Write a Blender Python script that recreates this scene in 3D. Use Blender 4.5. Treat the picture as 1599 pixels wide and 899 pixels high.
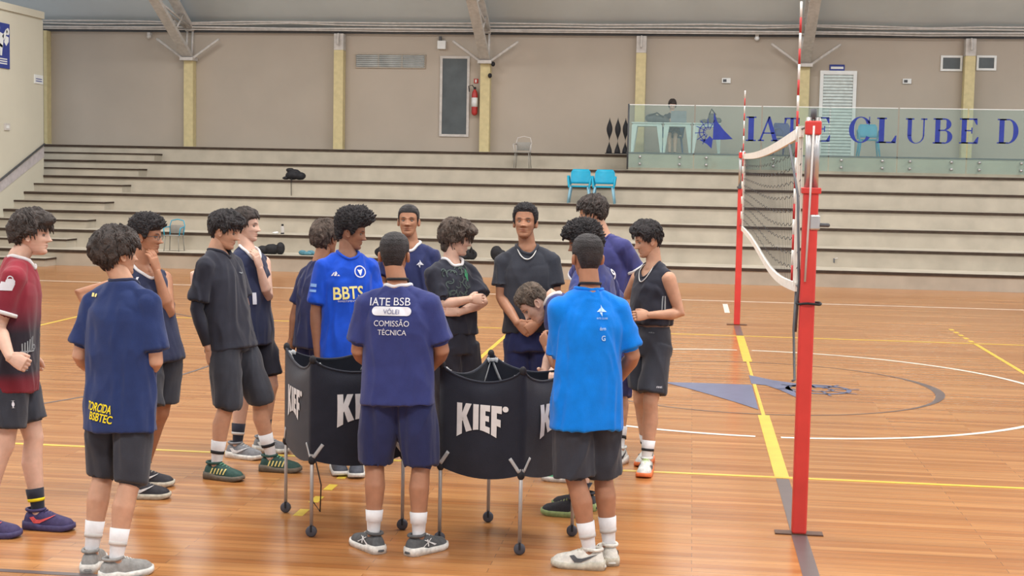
import bpy, bmesh, math, random
from mathutils import Vector, Matrix, noise
from mathutils.bvhtree import BVHTree
random.seed(7)
PI = math.pi
V = Vector
scene = bpy.context.scene
for o in list(bpy.data.objects): bpy.data.objects.remove(o)
COL = scene.collection

# ------------------------------------------------------------------ camera
F_PX = 2258.2; CAM = V((-0.6879, -14.6738, 2.1073)); YAW, PITCH, ROLL = .1220, .0807, .0195
FW = V((-math.sin(YAW)*math.cos(PITCH), math.cos(YAW)*math.cos(PITCH), -math.sin(PITCH)))
_r = V((math.cos(YAW), math.sin(YAW), 0)); _u = _r.cross(FW)
RT = _r*math.cos(ROLL) + _u*math.sin(ROLL); UP = -_r*math.sin(ROLL) + _u*math.cos(ROLL)
cd = bpy.data.cameras.new('camera'); cam = bpy.data.objects.new('camera', cd); COL.objects.link(cam)
cam.matrix_world = Matrix.Translation(CAM) @ Matrix((RT, UP, -FW)).transposed().to_4x4()
cd.sensor_width = 36; cd.lens = 36*F_PX/1599; cd.clip_end = 200
scene.camera = cam
VR = V((math.cos(YAW), math.sin(YAW), 0)); VF = V((-math.sin(YAW), math.cos(YAW), 0))   # level right / away directions

def ray(px, py): return FW + RT*((px-799.5)/F_PX) - UP*((py-449.5)/F_PX)
def at_depth(px, py, d): return CAM + ray(px, py)*d
def on_axis(px, py, ax, v):
    r = ray(px, py); return CAM + r*((v-CAM[ax])/r[ax])
def ground(px, py, z=0.): return on_axis(px, py, 2, z)

# ------------------------------------------------------------------ world, light, exposure
w = bpy.data.worlds.new('world'); scene.world = w; w.use_nodes = True
bg = w.node_tree.nodes['Background']; bg.inputs[0].default_value = (.86, .93, 1., 1); bg.inputs[1].default_value = 1.0
vs = scene.view_settings; vs.view_transform = 'Standard'; vs.look = 'None'; vs.gamma = 1; vs.use_curve_mapping = False
vs.exposure = -0.11
def area(name, loc, sx, sy, power, col=(1, .985, .96), rot=(0, 0, 0)):
    l = bpy.data.lights.new(name, 'AREA'); l.shape = 'RECTANGLE'; l.size = sx; l.size_y = sy; l.energy = power; l.color = col
    o = bpy.data.objects.new(name, l); COL.objects.link(o); o.location = loc; o.rotation_euler = rot; return o
for ly, pw in ((13., 420), (4., 560), (-5., 620), (-13., 620)):
    for lx in (-11., -1., 9.):
        area('hall_lamp', (lx, ly, 8.0), 5, 1.6, pw)

for ly in (13., 5.): area('ceiling_fill', (-1, ly, 6.9), 18, .8, 260, (1, .98, .95), (PI, 0, 0))  # upward fill added to brighten the ceiling, no real fixtures
# ------------------------------------------------------------------ materials
def lin(c): return tuple(((x/255)/12.92 if x/255 <= .04045 else ((x/255+.055)/1.055)**2.4) for x in c) + (1,)
MATS = {}
def mat(name, col, rough=.7, spec=.3, metal=0., var=.06, nscale=9., bump=0., bscale=150., coat=0., sheen=0.):
    if name in MATS: return MATS[name]
    m = bpy.data.materials.new(name); m.use_nodes = True; nt = m.node_tree; b = nt.nodes['Principled BSDF']
    tc = nt.nodes.new('ShaderNodeTexCoord')
    n = nt.nodes.new('ShaderNodeTexNoise'); n.inputs['Scale'].default_value = nscale; n.inputs['Detail'].default_value = 4
    nt.links.new(tc.outputs['Object'], n.inputs['Vector'])
    r = nt.nodes.new('ShaderNodeValToRGB'); c = lin(col)
    r.color_ramp.elements[0].position = .3; r.color_ramp.elements[1].position = .7
    r.color_ramp.elements[0].color = tuple(x*(1-var*2) for x in c[:3])+(1,)
    r.color_ramp.elements[1].color = tuple(min(1, x*(1+var*2)) for x in c[:3])+(1,)
    nt.links.new(n.outputs['Fac'], r.inputs[0]); nt.links.new(r.outputs[0], b.inputs['Base Color'])
    b.inputs['Roughness'].default_value = rough; b.inputs['Specular IOR Level'].default_value = spec; b.inputs['Metallic'].default_value = metal
    b.inputs['Coat Weight'].default_value = coat; b.inputs['Sheen Weight'].default_value = sheen
    if bump:
        n2 = nt.nodes.new('ShaderNodeTexNoise'); n2.inputs['Scale'].default_value = bscale; n2.inputs['Detail'].default_value = 3
        bp = nt.nodes.new('ShaderNodeBump'); bp.inputs['Strength'].default_value = bump; bp.inputs['Distance'].default_value = .01
        nt.links.new(tc.outputs['Object'], n2.inputs['Vector']); nt.links.new(n2.outputs['Fac'], bp.inputs['Height']); nt.links.new(bp.outputs[0], b.inputs['Normal'])
    MATS[name] = m; return m
def fabric(name, col, rough=.85): return mat(name, col, rough, .2, var=.05, nscale=14, bump=.25, bscale=260, sheen=.15)

def skin_mat(name, col):
    if name in MATS: return MATS[name]
    m = mat(name, col, .5, .35, var=.05, nscale=18, bump=.08, bscale=300); nt = m.node_tree; b = nt.nodes['Principled BSDF']
    at = nt.nodes.new('ShaderNodeAttribute'); at.attribute_name = 'tint'
    mx = nt.nodes.new('ShaderNodeMix'); mx.data_type = 'RGBA'
    src = b.inputs['Base Color'].links[0].from_socket
    nt.links.new(at.outputs['Alpha'], mx.inputs[0]); nt.links.new(src, mx.inputs[6]); nt.links.new(at.outputs['Color'], mx.inputs[7])
    nt.links.new(mx.outputs[2], b.inputs['Base Color'])
    b.inputs['Subsurface Weight'].default_value = .08; b.inputs['Subsurface Scale'].default_value = .02
    return m
def hair_mat(name, col):
    if name in MATS: return MATS[name]
    m = mat(name, col, .55, .35, var=.25, nscale=30); nt = m.node_tree; b = nt.nodes['Principled BSDF']
    tc = [x for x in nt.nodes if x.type == 'TEX_COORD'][0]
    n2 = nt.nodes.new('ShaderNodeTexNoise'); n2.inputs['Scale'].default_value = 160; n2.inputs['Detail'].default_value = 5
    bp = nt.nodes.new('ShaderNodeBump'); bp.inputs['Strength'].default_value = .9; bp.inputs['Distance'].default_value = .012
    nt.links.new(tc.outputs['Object'], n2.inputs['Vector']); nt.links.new(n2.outputs['Fac'], bp.inputs['Height']); nt.links.new(bp.outputs[0], b.inputs['Normal'])
    return m

# ------------------------------------------------------------------ objects and tags
def tag(o, label=None, cat=None, group=None, kind=None):
    for k, v in (('label', label), ('category', cat), ('group', group), ('kind', kind)):
        if v: o[k] = v
    return o
def root_of(o):
    while o.parent: o = o.parent
    return o
def empty(name, loc, label, cat, group=None):
    o = bpy.data.objects.new(name, None); COL.objects.link(o); o.location = loc; o.empty_display_size = .1
    return tag(o, label, cat, group)

class Geo:
    def __init__(s): s.v = []; s.f = []; s.m = []
    def add(s, vs_, fs, mi=0):
        k = len(s.v); s.v += [V(x) for x in vs_]; s.f += [tuple(i+k for i in f) for f in fs]; s.m += [mi]*len(fs); return s
    def box(s, a, b, mi=0, bev=0):
        x0, y0, z0 = a; x1, y1, z1 = b
        if bev:
            bm = bmesh.new(); bmesh.ops.create_cube(bm, size=1)
            for v in bm.verts: v.co = V(((x0+x1)/2+v.co.x*(x1-x0), (y0+y1)/2+v.co.y*(y1-y0), (z0+z1)/2+v.co.z*(z1-z0)))
            bmesh.ops.bevel(bm, geom=list(bm.edges), offset=bev, segments=2, affect='EDGES', profile=.5)
            bm.verts.index_update(); vs_ = [v.co.copy() for v in bm.verts]; fs = [[v.index for v in f.verts] for f in bm.faces]; bm.free()
            return s.add(vs_, fs, mi)
        return s.add([(x0,y0,z0),(x1,y0,z0),(x1,y1,z0),(x0,y1,z0),(x0,y0,z1),(x1,y0,z1),(x1,y1,z1),(x0,y1,z1)],
                     [(0,3,2,1),(4,5,6,7),(0,1,5,4),(1,2,6,5),(2,3,7,6),(3,0,4,7)], mi)
    def rings(s, rings, mi=0, cap=True, closed=False):
        k = len(s.v); n = len(rings[0])
        for r in rings: s.v += [V(x) for x in r]
        R = len(rings)
        for i in range(R if closed else R-1):
            a = k+i*n; b = k+((i+1) % R)*n
            for j in range(n):
                s.f.append((a+j, a+(j+1) % n, b+(j+1) % n, b+j)); s.m.append(mi)
        if cap and not closed:
            s.f.append(tuple(k+j for j in reversed(range(n)))); s.m.append(mi)
            s.f.append(tuple(k+(R-1)*n+j for j in range(n))); s.m.append(mi)
        return s
    def tube(s, pts, rad, n=10, mi=0, round_=False, closed=False, flat=1., hint=None):
        pts = [V(p) for p in pts]
        if not hasattr(rad, '__len__'): rad = [rad]*len(pts)
        rad = list(rad)
        if round_:
            d0 = (pts[0]-pts[1]).normalized(); d1 = (pts[-1]-pts[-2]).normalized(); a, b = rad[0], rad[-1]; p0, p1 = pts[0], pts[-1]
            pts = [p0+d0*a*.98, p0+d0*a*.75, p0+d0*a*.4] + pts + [p1+d1*b*.4, p1+d1*b*.75, p1+d1*b*.98]
            rad = [a*.2, a*.66, a*.92] + rad + [b*.92, b*.66, b*.2]
        N = len(pts); t0 = (pts[1]-pts[0]).normalized()
        x = hint.copy() if hint else (V((0,0,1)) if abs(t0.z) < .9 else V((1,0,0)))
        x = (x - t0*x.dot(t0)).normalized(); R = []
        for i in range(N):
            if closed: t = (pts[(i+1) % N]-pts[i-1]).normalized()
            else: t = (pts[min(i+1, N-1)]-pts[max(i-1, 0)]).normalized()
            x = (x - t*x.dot(t)).normalized(); y = t.cross(x)
            R.append([pts[i] + x*math.cos(2*PI*j/n)*rad[i] + y*math.sin(2*PI*j/n)*rad[i]*flat for j in range(n)])
        return s.rings(R, mi, True, closed)
    def ball(s, c, r, mi=0, n=12, m=8, M=None):
        c = V(c); r = V(r) if hasattr(r, '__len__') else V((r, r, r)); R = []
        for i in range(m+1):
            a = -PI/2 + PI*(i+.02*(i == 0)-.02*(i == m))/m; row = []
            for j in range(n):
                p = V((math.cos(a)*math.cos(2*PI*j/n)*r.x, math.cos(a)*math.sin(2*PI*j/n)*r.y, math.sin(a)*r.z))
                row.append(c + (M @ p if M else p))
            R.append(row)
        return s.rings(R, mi)
    def prism(s, poly, O, X, Y, th, mi=0):      # polygon in plane O + x X + y Y extruded along normal
        O, X, Y = V(O), V(X), V(Y); N = X.cross(Y).normalized()*th; n = len(poly)
        a = [O+X*p[0]+Y*p[1] for p in poly]
        return s.add(a + [p+N for p in a], [tuple(reversed(range(n))), tuple(range(n, 2*n))] + [(i, (i+1) % n, n+(i+1) % n, n+i) for i in range(n)], mi)
    def mesh(s, name, off=V((0,0,0)), smooth=False):
        me = bpy.data.meshes.new(name); me.from_pydata([tuple(v-off) for v in s.v], [], s.f); me.update()
        for p, mi in zip(me.polygons, s.m): p.material_index = mi; p.use_smooth = smooth
        bm = bmesh.new(); bm.from_mesh(me); bmesh.ops.recalc_face_normals(bm, faces=bm.faces); bm.to_mesh(me); bm.free()
        return me

def link(name, me, mats, parent=None, loc=None):
    if not isinstance(mats, (list, tuple)): mats = [mats]
    me.materials.clear()
    for m in mats: me.materials.append(m)
    o = bpy.data.objects.new(name, me); COL.objects.link(o)
    if parent: o.parent = parent
    if loc is not None: o.location = loc
    return o
def build(g, name, mats, parent=None, smooth=False, base=None):
    """World-space geometry -> one mesh object; children are stored relative to their thing's base."""
    if parent: return link(name, g.mesh(name, root_of(parent).location, smooth), mats, parent)
    if base is None:
        xs = [v.x for v in g.v]; ys = [v.y for v in g.v]
        base = V(((min(xs)+max(xs))/2, (min(ys)+max(ys))/2, min(v.z for v in g.v)))
    base = V(base); return link(name, g.mesh(name, base, smooth), mats, None, base)
def struct(g, name, mats, smooth=False): return tag(build(g, name, mats, None, smooth, V((0,0,0))), kind='structure')

def voxel(g, size, smooth=4, fac=.5):
    """Fuse overlapping closed shapes into one continuous surface; returns list of world vertices and faces."""
    me = g.mesh('tmp'); o = bpy.data.objects.new('tmp', me); COL.objects.link(o)
    m = o.modifiers.new('r', 'REMESH'); m.mode = 'VOXEL'; m.voxel_size = size
    if smooth: s = o.modifiers.new('s', 'SMOOTH'); s.factor = fac; s.iterations = smooth
    dg = bpy.context.evaluated_depsgraph_get(); ev = o.evaluated_get(dg); em = ev.to_mesh()
    r = Geo(); r.v = [v.co.copy() for v in em.vertices]; r.f = [tuple(p.vertices) for p in em.polygons]; r.m = [0]*len(r.f)
    nn = [v.normal.copy() for v in em.vertices]
    ev.to_mesh_clear(); bpy.data.objects.remove(o); bpy.data.meshes.remove(me); r.n = nn
    return r
def wrinkle(g, amp, seed, sc=9., stretch=V((1, 1, .45))):
    off = V((seed*7.3, seed*3.1, seed*1.7))
    for i, (v, n) in enumerate(zip(g.v, g.n)):
        q = V((v.x*stretch.x, v.y*stretch.y, v.z*stretch.z))*sc + off
        w_ = V((noise.noise(q*.7), noise.noise(q*.7+V((9, 2, 4))), noise.noise(q*.7+V((3, 7, 1)))))*1.1
        a = noise.noise(q+w_); b = noise.noise((q+w_)*2.1+V((4, 4, 4)))
        g.v[i] = v + n*amp*((1-abs(a)*3.2)*.9 + b*.7)
    return g
def bvh(g): return BVHTree.FromPolygons(g.v, g.f)

# ------------------------------------------------------------------ flat lettering laid onto surfaces
def text_polys(txt, size, bold=0., spacing=1., xs=1.):
    c = bpy.data.curves.new('t', 'FONT'); c.body = txt; c.size = size; c.align_x = 'CENTER'; c.align_y = 'CENTER'; c.offset = bold; c.resolution_u = 4; c.space_character = spacing
    o = bpy.data.objects.new('t', c); COL.objects.link(o); dg = bpy.context.evaluated_depsgraph_get(); dg.update(); ev = o.evaluated_get(dg); me = ev.to_mesh()
    vs_ = [(v.co.x*xs, v.co.y) for v in me.vertices]; fs = [tuple(p.vertices) for p in me.polygons]
    ev.to_mesh_clear(); bpy.data.objects.remove(o); bpy.data.curves.remove(c); return vs_, fs
def polys(*ps):
    vs_, fs = [], []
    for p in ps: k = len(vs_); vs_ += list(p); fs.append(tuple(range(k, k+len(p))))
    return vs_, fs
def decal(vf, tree, O, X, Y, res=.015, lift=.0025, mi=0, g=None, th=0):
    """Lay a flat 2D shape onto a surface: every vertex is dropped along the shape's normal."""
    vs_, fs = vf; bm = bmesh.new(); bv = [bm.verts.new((x, y, 0)) for x, y in vs_]
    for f in fs:
        try: bm.faces.new([bv[i] for i in f])
        except ValueError: pass
    bmesh.ops.triangulate(bm, faces=bm.faces)
    for _ in range(4):
        e = [e for e in bm.edges if e.calc_length() > res]
        if not e: break
        bmesh.ops.subdivide_edges(bm, edges=e, cuts=1); bmesh.ops.triangulate(bm, faces=bm.faces)
    X, Y, O = V(X).normalized(), V(Y).normalized(), V(O); N = X.cross(Y).normalized(); g = g or Geo(); out = []; ok = []
    for v in bm.verts:
        p = O + X*v.co.x + Y*v.co.y
        if tree:
            h, n, i, d = tree.ray_cast(p+N*.35, -N, .8)
            if h is None: out.append(p); ok.append(False); continue
            if n.dot(N) < 0: n = -n
            out.append(h + N*lift + n*lift); ok.append(True)
        else: out.append(p+N*lift); ok.append(True)
    bm.verts.index_update(); fs = [[v.index for v in f.verts] for f in bm.faces]; bm.free()
    g.add(out, [f for f in fs if all(ok[i] for i in f) and max((out[f[0]]-out[f[1]]).length, (out[f[1]]-out[f[2]]).length) < res*5], mi)
    return g

# ================================================================== THE HALL
Y0, DY, Z1, DZ = 13.59, 1.0, .3154, .3703          # first riser, tread depth, first and further riser heights
LX = -15.71; WY = 20.6; XL = -22.; XR = 16.
M_wall = mat('wall_paint', (178, 168, 156), .9, .2, var=.03, nscale=.6)
M_bench = mat('bench_paint', (184, 176, 161), .85, .25, var=.05, nscale=2.5, bump=.1, bscale=60)
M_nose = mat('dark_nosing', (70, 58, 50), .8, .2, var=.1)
M_lwall = mat('left_wall_paint', (204, 200, 184), .9, .2, var=.02, nscale=.7)
M_col = mat('yellow_column_paint', (206, 193, 150), .8, .3, var=.04)
M_grey = mat('grey_steel_paint', (196, 192, 188), .6, .4, var=.06)
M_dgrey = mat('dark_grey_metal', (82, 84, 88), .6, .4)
M_roof = mat('roof_membrane', (208, 215, 218), .9, .15, var=.04, nscale=.5)
M_white = mat('white_plastic', (225, 228, 228), .5, .4, var=.02)
M_black = mat('black_rubber', (38, 38, 42), .7, .3)
M_silver = mat('brushed_aluminium', (190, 190, 190), .35, .5, metal=.8, var=.05)

# floor: narrow boards along x, varnished
def floor_mat():
    m = bpy.data.materials.new('varnished_boards'); m.use_nodes = True; nt = m.node_tree; b = nt.nodes['Principled BSDF']; L = nt.links.new
    tc = nt.nodes.new('ShaderNodeTexCoord'); br = nt.nodes.new('ShaderNodeTexBrick')
    br.offset = .37; br.inputs['Scale'].default_value = 1; br.inputs['Brick Width'].default_value = 1.7; br.inputs['Row Height'].default_value = .075
    br.inputs['Mortar Size'].default_value = .0012; br.inputs['Mortar Smooth'].default_value = .2; br.inputs['Bias'].default_value = 0
    br.inputs['Color1'].default_value = lin((190, 136, 84)); br.inputs['Color2'].default_value = lin((168, 110, 61)); br.inputs['Mortar'].default_value = lin((116, 78, 48))
    L(tc.outputs['Object'], br.inputs['Vector'])
    mp = nt.nodes.new('ShaderNodeMapping'); mp.inputs['Scale'].default_value = (.55, 13.3, 1); L(tc.outputs['Object'], mp.inputs[0])
    n1 = nt.nodes.new('ShaderNodeTexNoise'); n1.inputs['Scale'].default_value = 1.; n1.inputs['Detail'].default_value = 3; L(mp.outputs[0], n1.inputs['Vector'])
    r1 = nt.nodes.new('ShaderNodeValToRGB'); r1.color_ramp.elements[0].position = .32; r1.color_ramp.elements[1].position = .72
    r1.color_ramp.elements[0].color = (.78, .74, .70, 1); r1.color_ramp.elements[1].color = (1.12, 1.14, 1.15, 1); L(n1.outputs['Fac'], r1.inputs[0])
    mp2 = nt.nodes.new('ShaderNodeMapping'); mp2.inputs['Scale'].default_value = (3, 90, 1); L(tc.outputs['Object'], mp2.inputs[0])
    n2 = nt.nodes.new('ShaderNodeTexNoise'); n2.inputs['Scale'].default_value = 1.; n2.inputs['Detail'].default_value = 4; L(mp2.outputs[0], n2.inputs['Vector'])
    r2 = nt.nodes.new('ShaderNodeValToRGB'); r2.color_ramp.elements[0].color = (.88, .87, .85, 1); r2.color_ramp.elements[1].color = (1.08, 1.08, 1.08, 1); L(n2.outputs['Fac'], r2.inputs[0])
    a = nt.nodes.new('ShaderNodeMix'); a.data_type = 'RGBA'; a.blend_type = 'MULTIPLY'; a.inputs[0].default_value = 1; L(br.outputs['Color'], a.inputs[6]); L(r1.outputs[0], a.inputs[7])
    c = nt.nodes.new('ShaderNodeMix'); c.data_type = 'RGBA'; c.blend_type = 'MULTIPLY'; c.inputs[0].default_value = 1; L(a.outputs[2], c.inputs[6]); L(r2.outputs[0], c.inputs[7])
    L(c.outputs[2], b.inputs['Base Color'])
    b.inputs['Roughness'].default_value = .22; b.inputs['Specular IOR Level'].default_value = .5
    n3 = nt.nodes.new('ShaderNodeTexNoise'); n3.inputs['Scale'].default_value = 2.2; L(tc.outputs['Object'], n3.inputs['Vector'])
    bp = nt.nodes.new('ShaderNodeBump'); bp.inputs['Strength'].default_value = .12; bp.inputs['Distance'].default_value = .02; L(n3.outputs['Fac'], bp.inputs['Height']); L(bp.outputs[0], b.inputs['Normal'])
    return m
struct(Geo().box((XL, -20, -.2), (XR, WY+.5, 0)), 'floor', floor_mat())

# back wall, left wall, roof
struct(Geo().box((XL-2, WY, 0), (XR, WY+.3, 5.52)), 'wall_back', M_wall)
g = Geo().box((LX-.35, -4., 0), (LX, 17.6, 5.36)); struct(g, 'wall_left', M_lwall)
g = Geo().box((LX-.42, -4., 5.40), (LX+.03, 17.62, 5.56)); g.box((LX-.36, -4, 5.36), (LX-.02, 17.6, 5.40), 1)
struct(g, 'trim_1', [M_lwall, M_nose])
prof = [(WY+.5, 5.40), (19.2, 6.35), (17, 7.35), (14.6, 8.5), (11.8, 9.6), (6.5, 11.1), (-1, 11.6), (-8, 10.8), (-14, 9.4), (-20, 7.)]
g = Geo(); n = len(prof); g.add([(x, y, z+dz) for dz in (0, .12) for x in (XL-2, XR) for y, z in prof],
    [(i, i+1, n+i+1, n+i) for i in range(n-1)] + [(2*n+i, 2*n+i+1, 3*n+i+1, 3*n+i) for i in range(n-1)] + [(i, i+1, 2*n+i+1, 2*n+i) for i in range(n-1)])
struct(g, 'ceiling', M_roof, True)

# bleachers: one stepped mass, each tier with its dark nosing strip
bl = empty('concrete_bleachers', (-2, Y0, 0), 'long beige painted stepped concrete bleachers with dark tread edges along the back wall', 'bleachers')
for k in range(1, 8):
    yk = Y0+(k-1)*DY; zk = Z1+(k-1)*DZ; zb = 0 if k == 1 else Z1+(k-2)*DZ - .0
    x0 = LX if k < 5 else XL; x1 = XR if k < 7 else -2.16
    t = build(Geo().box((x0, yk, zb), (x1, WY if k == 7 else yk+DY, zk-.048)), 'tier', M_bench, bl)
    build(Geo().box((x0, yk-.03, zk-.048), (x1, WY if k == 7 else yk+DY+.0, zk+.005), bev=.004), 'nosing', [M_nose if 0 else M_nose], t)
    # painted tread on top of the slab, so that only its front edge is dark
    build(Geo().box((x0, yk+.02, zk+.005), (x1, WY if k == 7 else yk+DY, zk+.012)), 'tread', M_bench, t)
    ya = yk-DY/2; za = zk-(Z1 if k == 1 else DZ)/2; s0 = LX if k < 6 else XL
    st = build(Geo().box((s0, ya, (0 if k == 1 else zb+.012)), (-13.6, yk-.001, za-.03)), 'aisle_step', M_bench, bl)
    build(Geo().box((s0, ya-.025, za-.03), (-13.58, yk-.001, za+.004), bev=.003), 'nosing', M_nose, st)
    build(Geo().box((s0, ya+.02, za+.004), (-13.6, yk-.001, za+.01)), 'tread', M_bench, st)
# raised platform behind the glass (its front face stands over the sixth tier)
ZP = 2.56; YP = 18.6
platform = Geo().box((-2.16, YP, Z1+4*DZ+.0), (XR, WY, ZP)); struct(platform, 'trim_2', M_bench)
struct(Geo().box((-2.2, YP-.02, ZP), (XR, YP+.12, ZP+.03)), 'trim_3', M_dgrey)
# diagonal handrail band along the left wall
a = V((LX+.03, 17.58, 2.52)); b = V((LX+.03, 11.5, .23))
g = Geo(); g.tube([a+V((0,0,.0)), b], .022, 8, 0); struct(g, 'trim_4', M_dgrey, True)
g = Geo().add([(LX+.012, 17.59, 2.46), (LX+.012, 17.59, 2.22), (LX+.012, 11.5, -.01), (LX+.012, 11.5, .2), (LX-.01, 17.59, 2.46), (LX-.01, 17.59, 2.22), (LX-.01, 11.5, -.01), (LX-.01, 11.5, .2)],
    [(0,1,2,3), (4,7,6,5), (0,3,7,4), (1,5,6,2), (0,4,5,1), (2,6,7,3)])
struct(g, 'trim_5', mat('lilac_grey_band', (186, 180, 182), .85))
struct(Geo().box((LX-.2, 17.6, 2.2), (LX-.02, 17.66, 5.3)), 'trim_6', M_dgrey)

# columns on the back wall
cap_big = (1, 3, 5)
colx = [-16.95, -13.2, -9.38, -5.74, -1.98, 1.88, 5.66]
cnames = ['narrow yellow column in the far left corner beside the pale side wall', 'yellow wall column under the leftmost roof truss',
 'yellow column left of the long high window, grey bracket on top', 'yellow column beside the fire extinguisher, under the middle truss',
 'yellow column rising at the left end of the glass balustrade', 'yellow column behind the net post, under the right truss', 'yellow column between the two small windows at right']
for i, x in enumerate(colx):
    big = i in (1, 3, 5); top = 4.72 if big else (5.4 if i == 0 else 4.98)
    wd = .06 if i == 0 else .12
    c = empty('column', (x, WY-.12, ZP-.1 if x > -2.2 else Z1+6*DZ), cnames[i], 'column', 'yellow columns of the back wall')
    build(Geo().box((x-wd, WY-.26, c.location.z), (x+wd, WY-.001, top), bev=.01), 'shaft', M_col, c)
    if not big and i:
        build(Geo().box((x-wd, WY-.26, top), (x+wd, WY-.001, 5.38), bev=.01), 'grey_bracket', M_grey, c)
        gg = Geo(); gg.tube([(x, WY-.3, 5.36), (x, WY-.36, 5.25), (x, WY-.36, 5.12)], .03, 8, round_=True)
        build(gg, 'pulley', M_grey, c, True)
    if i == 0:
        build(Geo().box((x-.42, WY-.05, 3.95), (x-.2, WY-.001, 4.25), bev=.01), 'switch_box', M_dgrey, c)
# trusses rising from the big columns towards the roof
tl = ['grey steel roof truss above the leftmost big column', 'grey steel roof truss in the middle, above the fire extinguisher', 'grey steel roof truss at right, above the net post']
for i, ci in enumerate(cap_big):
    x = colx[ci]; t = empty('roof_truss', (x, WY-.35, 4.72), tl[i], 'roof truss', 'steel roof trusses')
    lo = [V((x, WY-.2, 4.75)), V((x, 18.1, 5.9)), V((x, 16., 6.85)), V((x, 13.5, 7.9)), V((x, 11, 8.8)), V((x, 7, 9.9))]
    hi = [V((x, WY-.12, 5.46)), V((x, 19.2, 6.12)), V((x, 17.2, 7.05)), V((x, 14.8, 8.15)), V((x, 12, 9.2)), V((x, 6.8, 10.8))]
    for nm, ch, hw in (('lower_chord', lo, .12), ('upper_chord', hi, .11)):
        R = []
        for j, p in enumerate(ch):
            d = (ch[min(j+1, 5)]-ch[max(j-1, 0)]).normalized(); nrm = V((1,0,0)).cross(d)
            R.append([p+V((hw,0,0))+nrm*.05, p+V((-hw,0,0))+nrm*.05, p+V((-hw,0,0))-nrm*.05, p+V((hw,0,0))-nrm*.05])
        build(Geo().rings(R), nm, M_grey, t)
    web = Geo()
    for j in range(5):
        for sx in (-.07, .07):
            o_ = V((sx, 0, 0)); web.tube([lo[j]+o_, hi[j]+o_], .028, 6); web.tube([hi[j]+o_, lo[j+1]+o_], .028, 6)
            web.tube([(lo[j]*.5+lo[j+1]*.5)+o_, (hi[j]*.5+hi[j+1]*.5)+o_], .024, 6)
    build(web, 'lattice', M_grey, t, True)
    build(Geo().box((x-.17, WY-.42, 4.68), (x+.17, WY-.02, 4.76), bev=.008), 'base_plate', M_grey, t)
    for sx in (-1, 1): build(Geo().tube([(x+sx*.1, WY-.3, 4.72), (x+sx*.78, WY-.3, 5.2)], .035, 8, round_=True), 'brace', M_grey, t, True)
# pipes and cables under the roof edge
pr = empty('pipe_run', (-3, WY-.2, 5.45), 'bundle of grey pipes and cables running along the top of the back wall', 'pipes')
for j, (z, r) in enumerate(((5.50, .028), (5.58, .02), (5.45, .016), (5.64, .022))):
    pts = [V((XL+k*1.27, WY-.25-.07*(j % 2), z+.03*noise.noise(V((k*.5, j*5., 0)))*(1+j % 2))) for k in range(30)]
    build(Geo().tube(pts, r, 8), 'pipe', M_grey, pr, True)
g = Geo().box((XL, WY-.06, 5.40), (XR, WY-.001, 5.46)); build(g, 'wall_top_strip', M_dgrey, pr)  # dark grey strip along the top of the back wall

# wall fittings
def frame_win(name, x0, x1, z0, z1, label, glassm, bars=0, kind=None, depth=.04, fw=.05, fm=M_white):
    g = Geo()
    for a, b in (((x0, z0), (x1, z0+fw)), ((x0, z1-fw), (x1, z1)), ((x0, z0+fw), (x0+fw, z1-fw)), ((x1-fw, z0+fw), (x1, z1-fw))):
        g.box((a[0], WY-depth, a[1]), (b[0], WY-.001, b[1]))
    for k in range(1, bars+1):
        xx = x0+(x1-x0)*k/(bars+1); g.box((xx-.02, WY-depth*.9, z0+fw), (xx+.02, WY-.001, z1-fw))
    fr = struct(g, name, fm)
    build(Geo().box((x0+fw, WY-.015, z0+fw), (x1-fw, WY-.002, z1-fw)), 'pane', glassm, fr); return fr
M_pane = mat('dull_grey_glass', (165, 168, 165), .3, .5, var=.1, nscale=4)
M_dark = mat('dark_glass', (72, 80, 84), .4, .5, var=.1, nscale=3)
P = lambda px, py: on_axis(px, py, 1, WY)
def fw_px(name, x0, y0, x1, y1, *a, **k):
    p = P(x0, y1); q = P(x1, y0); return frame_win(name, p.x, q.x, p.z, q.z, '', *a, **k)
w1 = fw_px('window_1', 555, 85, 665, 106, M_pane, bars=2, fm=mat('window_frame_beige', (170, 160, 146), .8), fw=.02)
g = Geo(); p = P(557, 104); q = P(663, 87)
for k in range(6):
    z = p.z+(q.z-p.z)*(k+.5)/6; g.box((p.x, WY-.05, z-.008), (q.x, WY-.02, z+.012))
build(g, 'louvre', M_pane, w1)
fw_px('window_2', 1468, 87, 1503, 111, M_dark); fw_px('window_3', 1524, 87, 1556, 110, M_dark)
d1 = fw_px('door_1', 686, 88, 734, 213, M_dark, fm=M_grey, fw=.06)
# louvred door
p = P(1276, 239); q = P(1338, 111); p.z = ZP
g = Geo()
for a, b in (((p.x, p.z), (q.x, p.z+.06)), ((p.x, q.z-.09), (q.x, q.z)), ((p.x, p.z+.06), (p.x+.08, q.z-.09)), ((q.x-.08, p.z+.06), (q.x, q.z-.09))): g.box((a[0], WY-.07, a[1]), (b[0], WY-.001, b[1]))
dr = struct(g, 'door_2', M_white); g = Geo(); nl = 26
for k in range(nl):
    z = p.z+.06+(q.z-p.z-.15)*(k+.5)/nl; h = (q.z-p.z-.15)/nl*.5
    g.add([(p.x+.08, WY-.055, z-h*.9), (q.x-.08, WY-.055, z-h*.9), (q.x-.08, WY-.02, z+h*.8), (p.x+.08, WY-.02, z+h*.8), (p.x+.08, WY-.045, z-h*.9), (q.x-.08, WY-.045, z-h*.9), (q.x-.08, WY-.01, z+h*.8), (p.x+.08, WY-.01, z+h*.8)],
          [(0,1,2,3), (4,7,6,5), (0,4,5,1), (2,6,7,3), (0,3,7,4), (1,5,6,2)])
build(g, 'louvre_slats', mat('louvre_white', (208, 218, 216), .6), dr)
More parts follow.
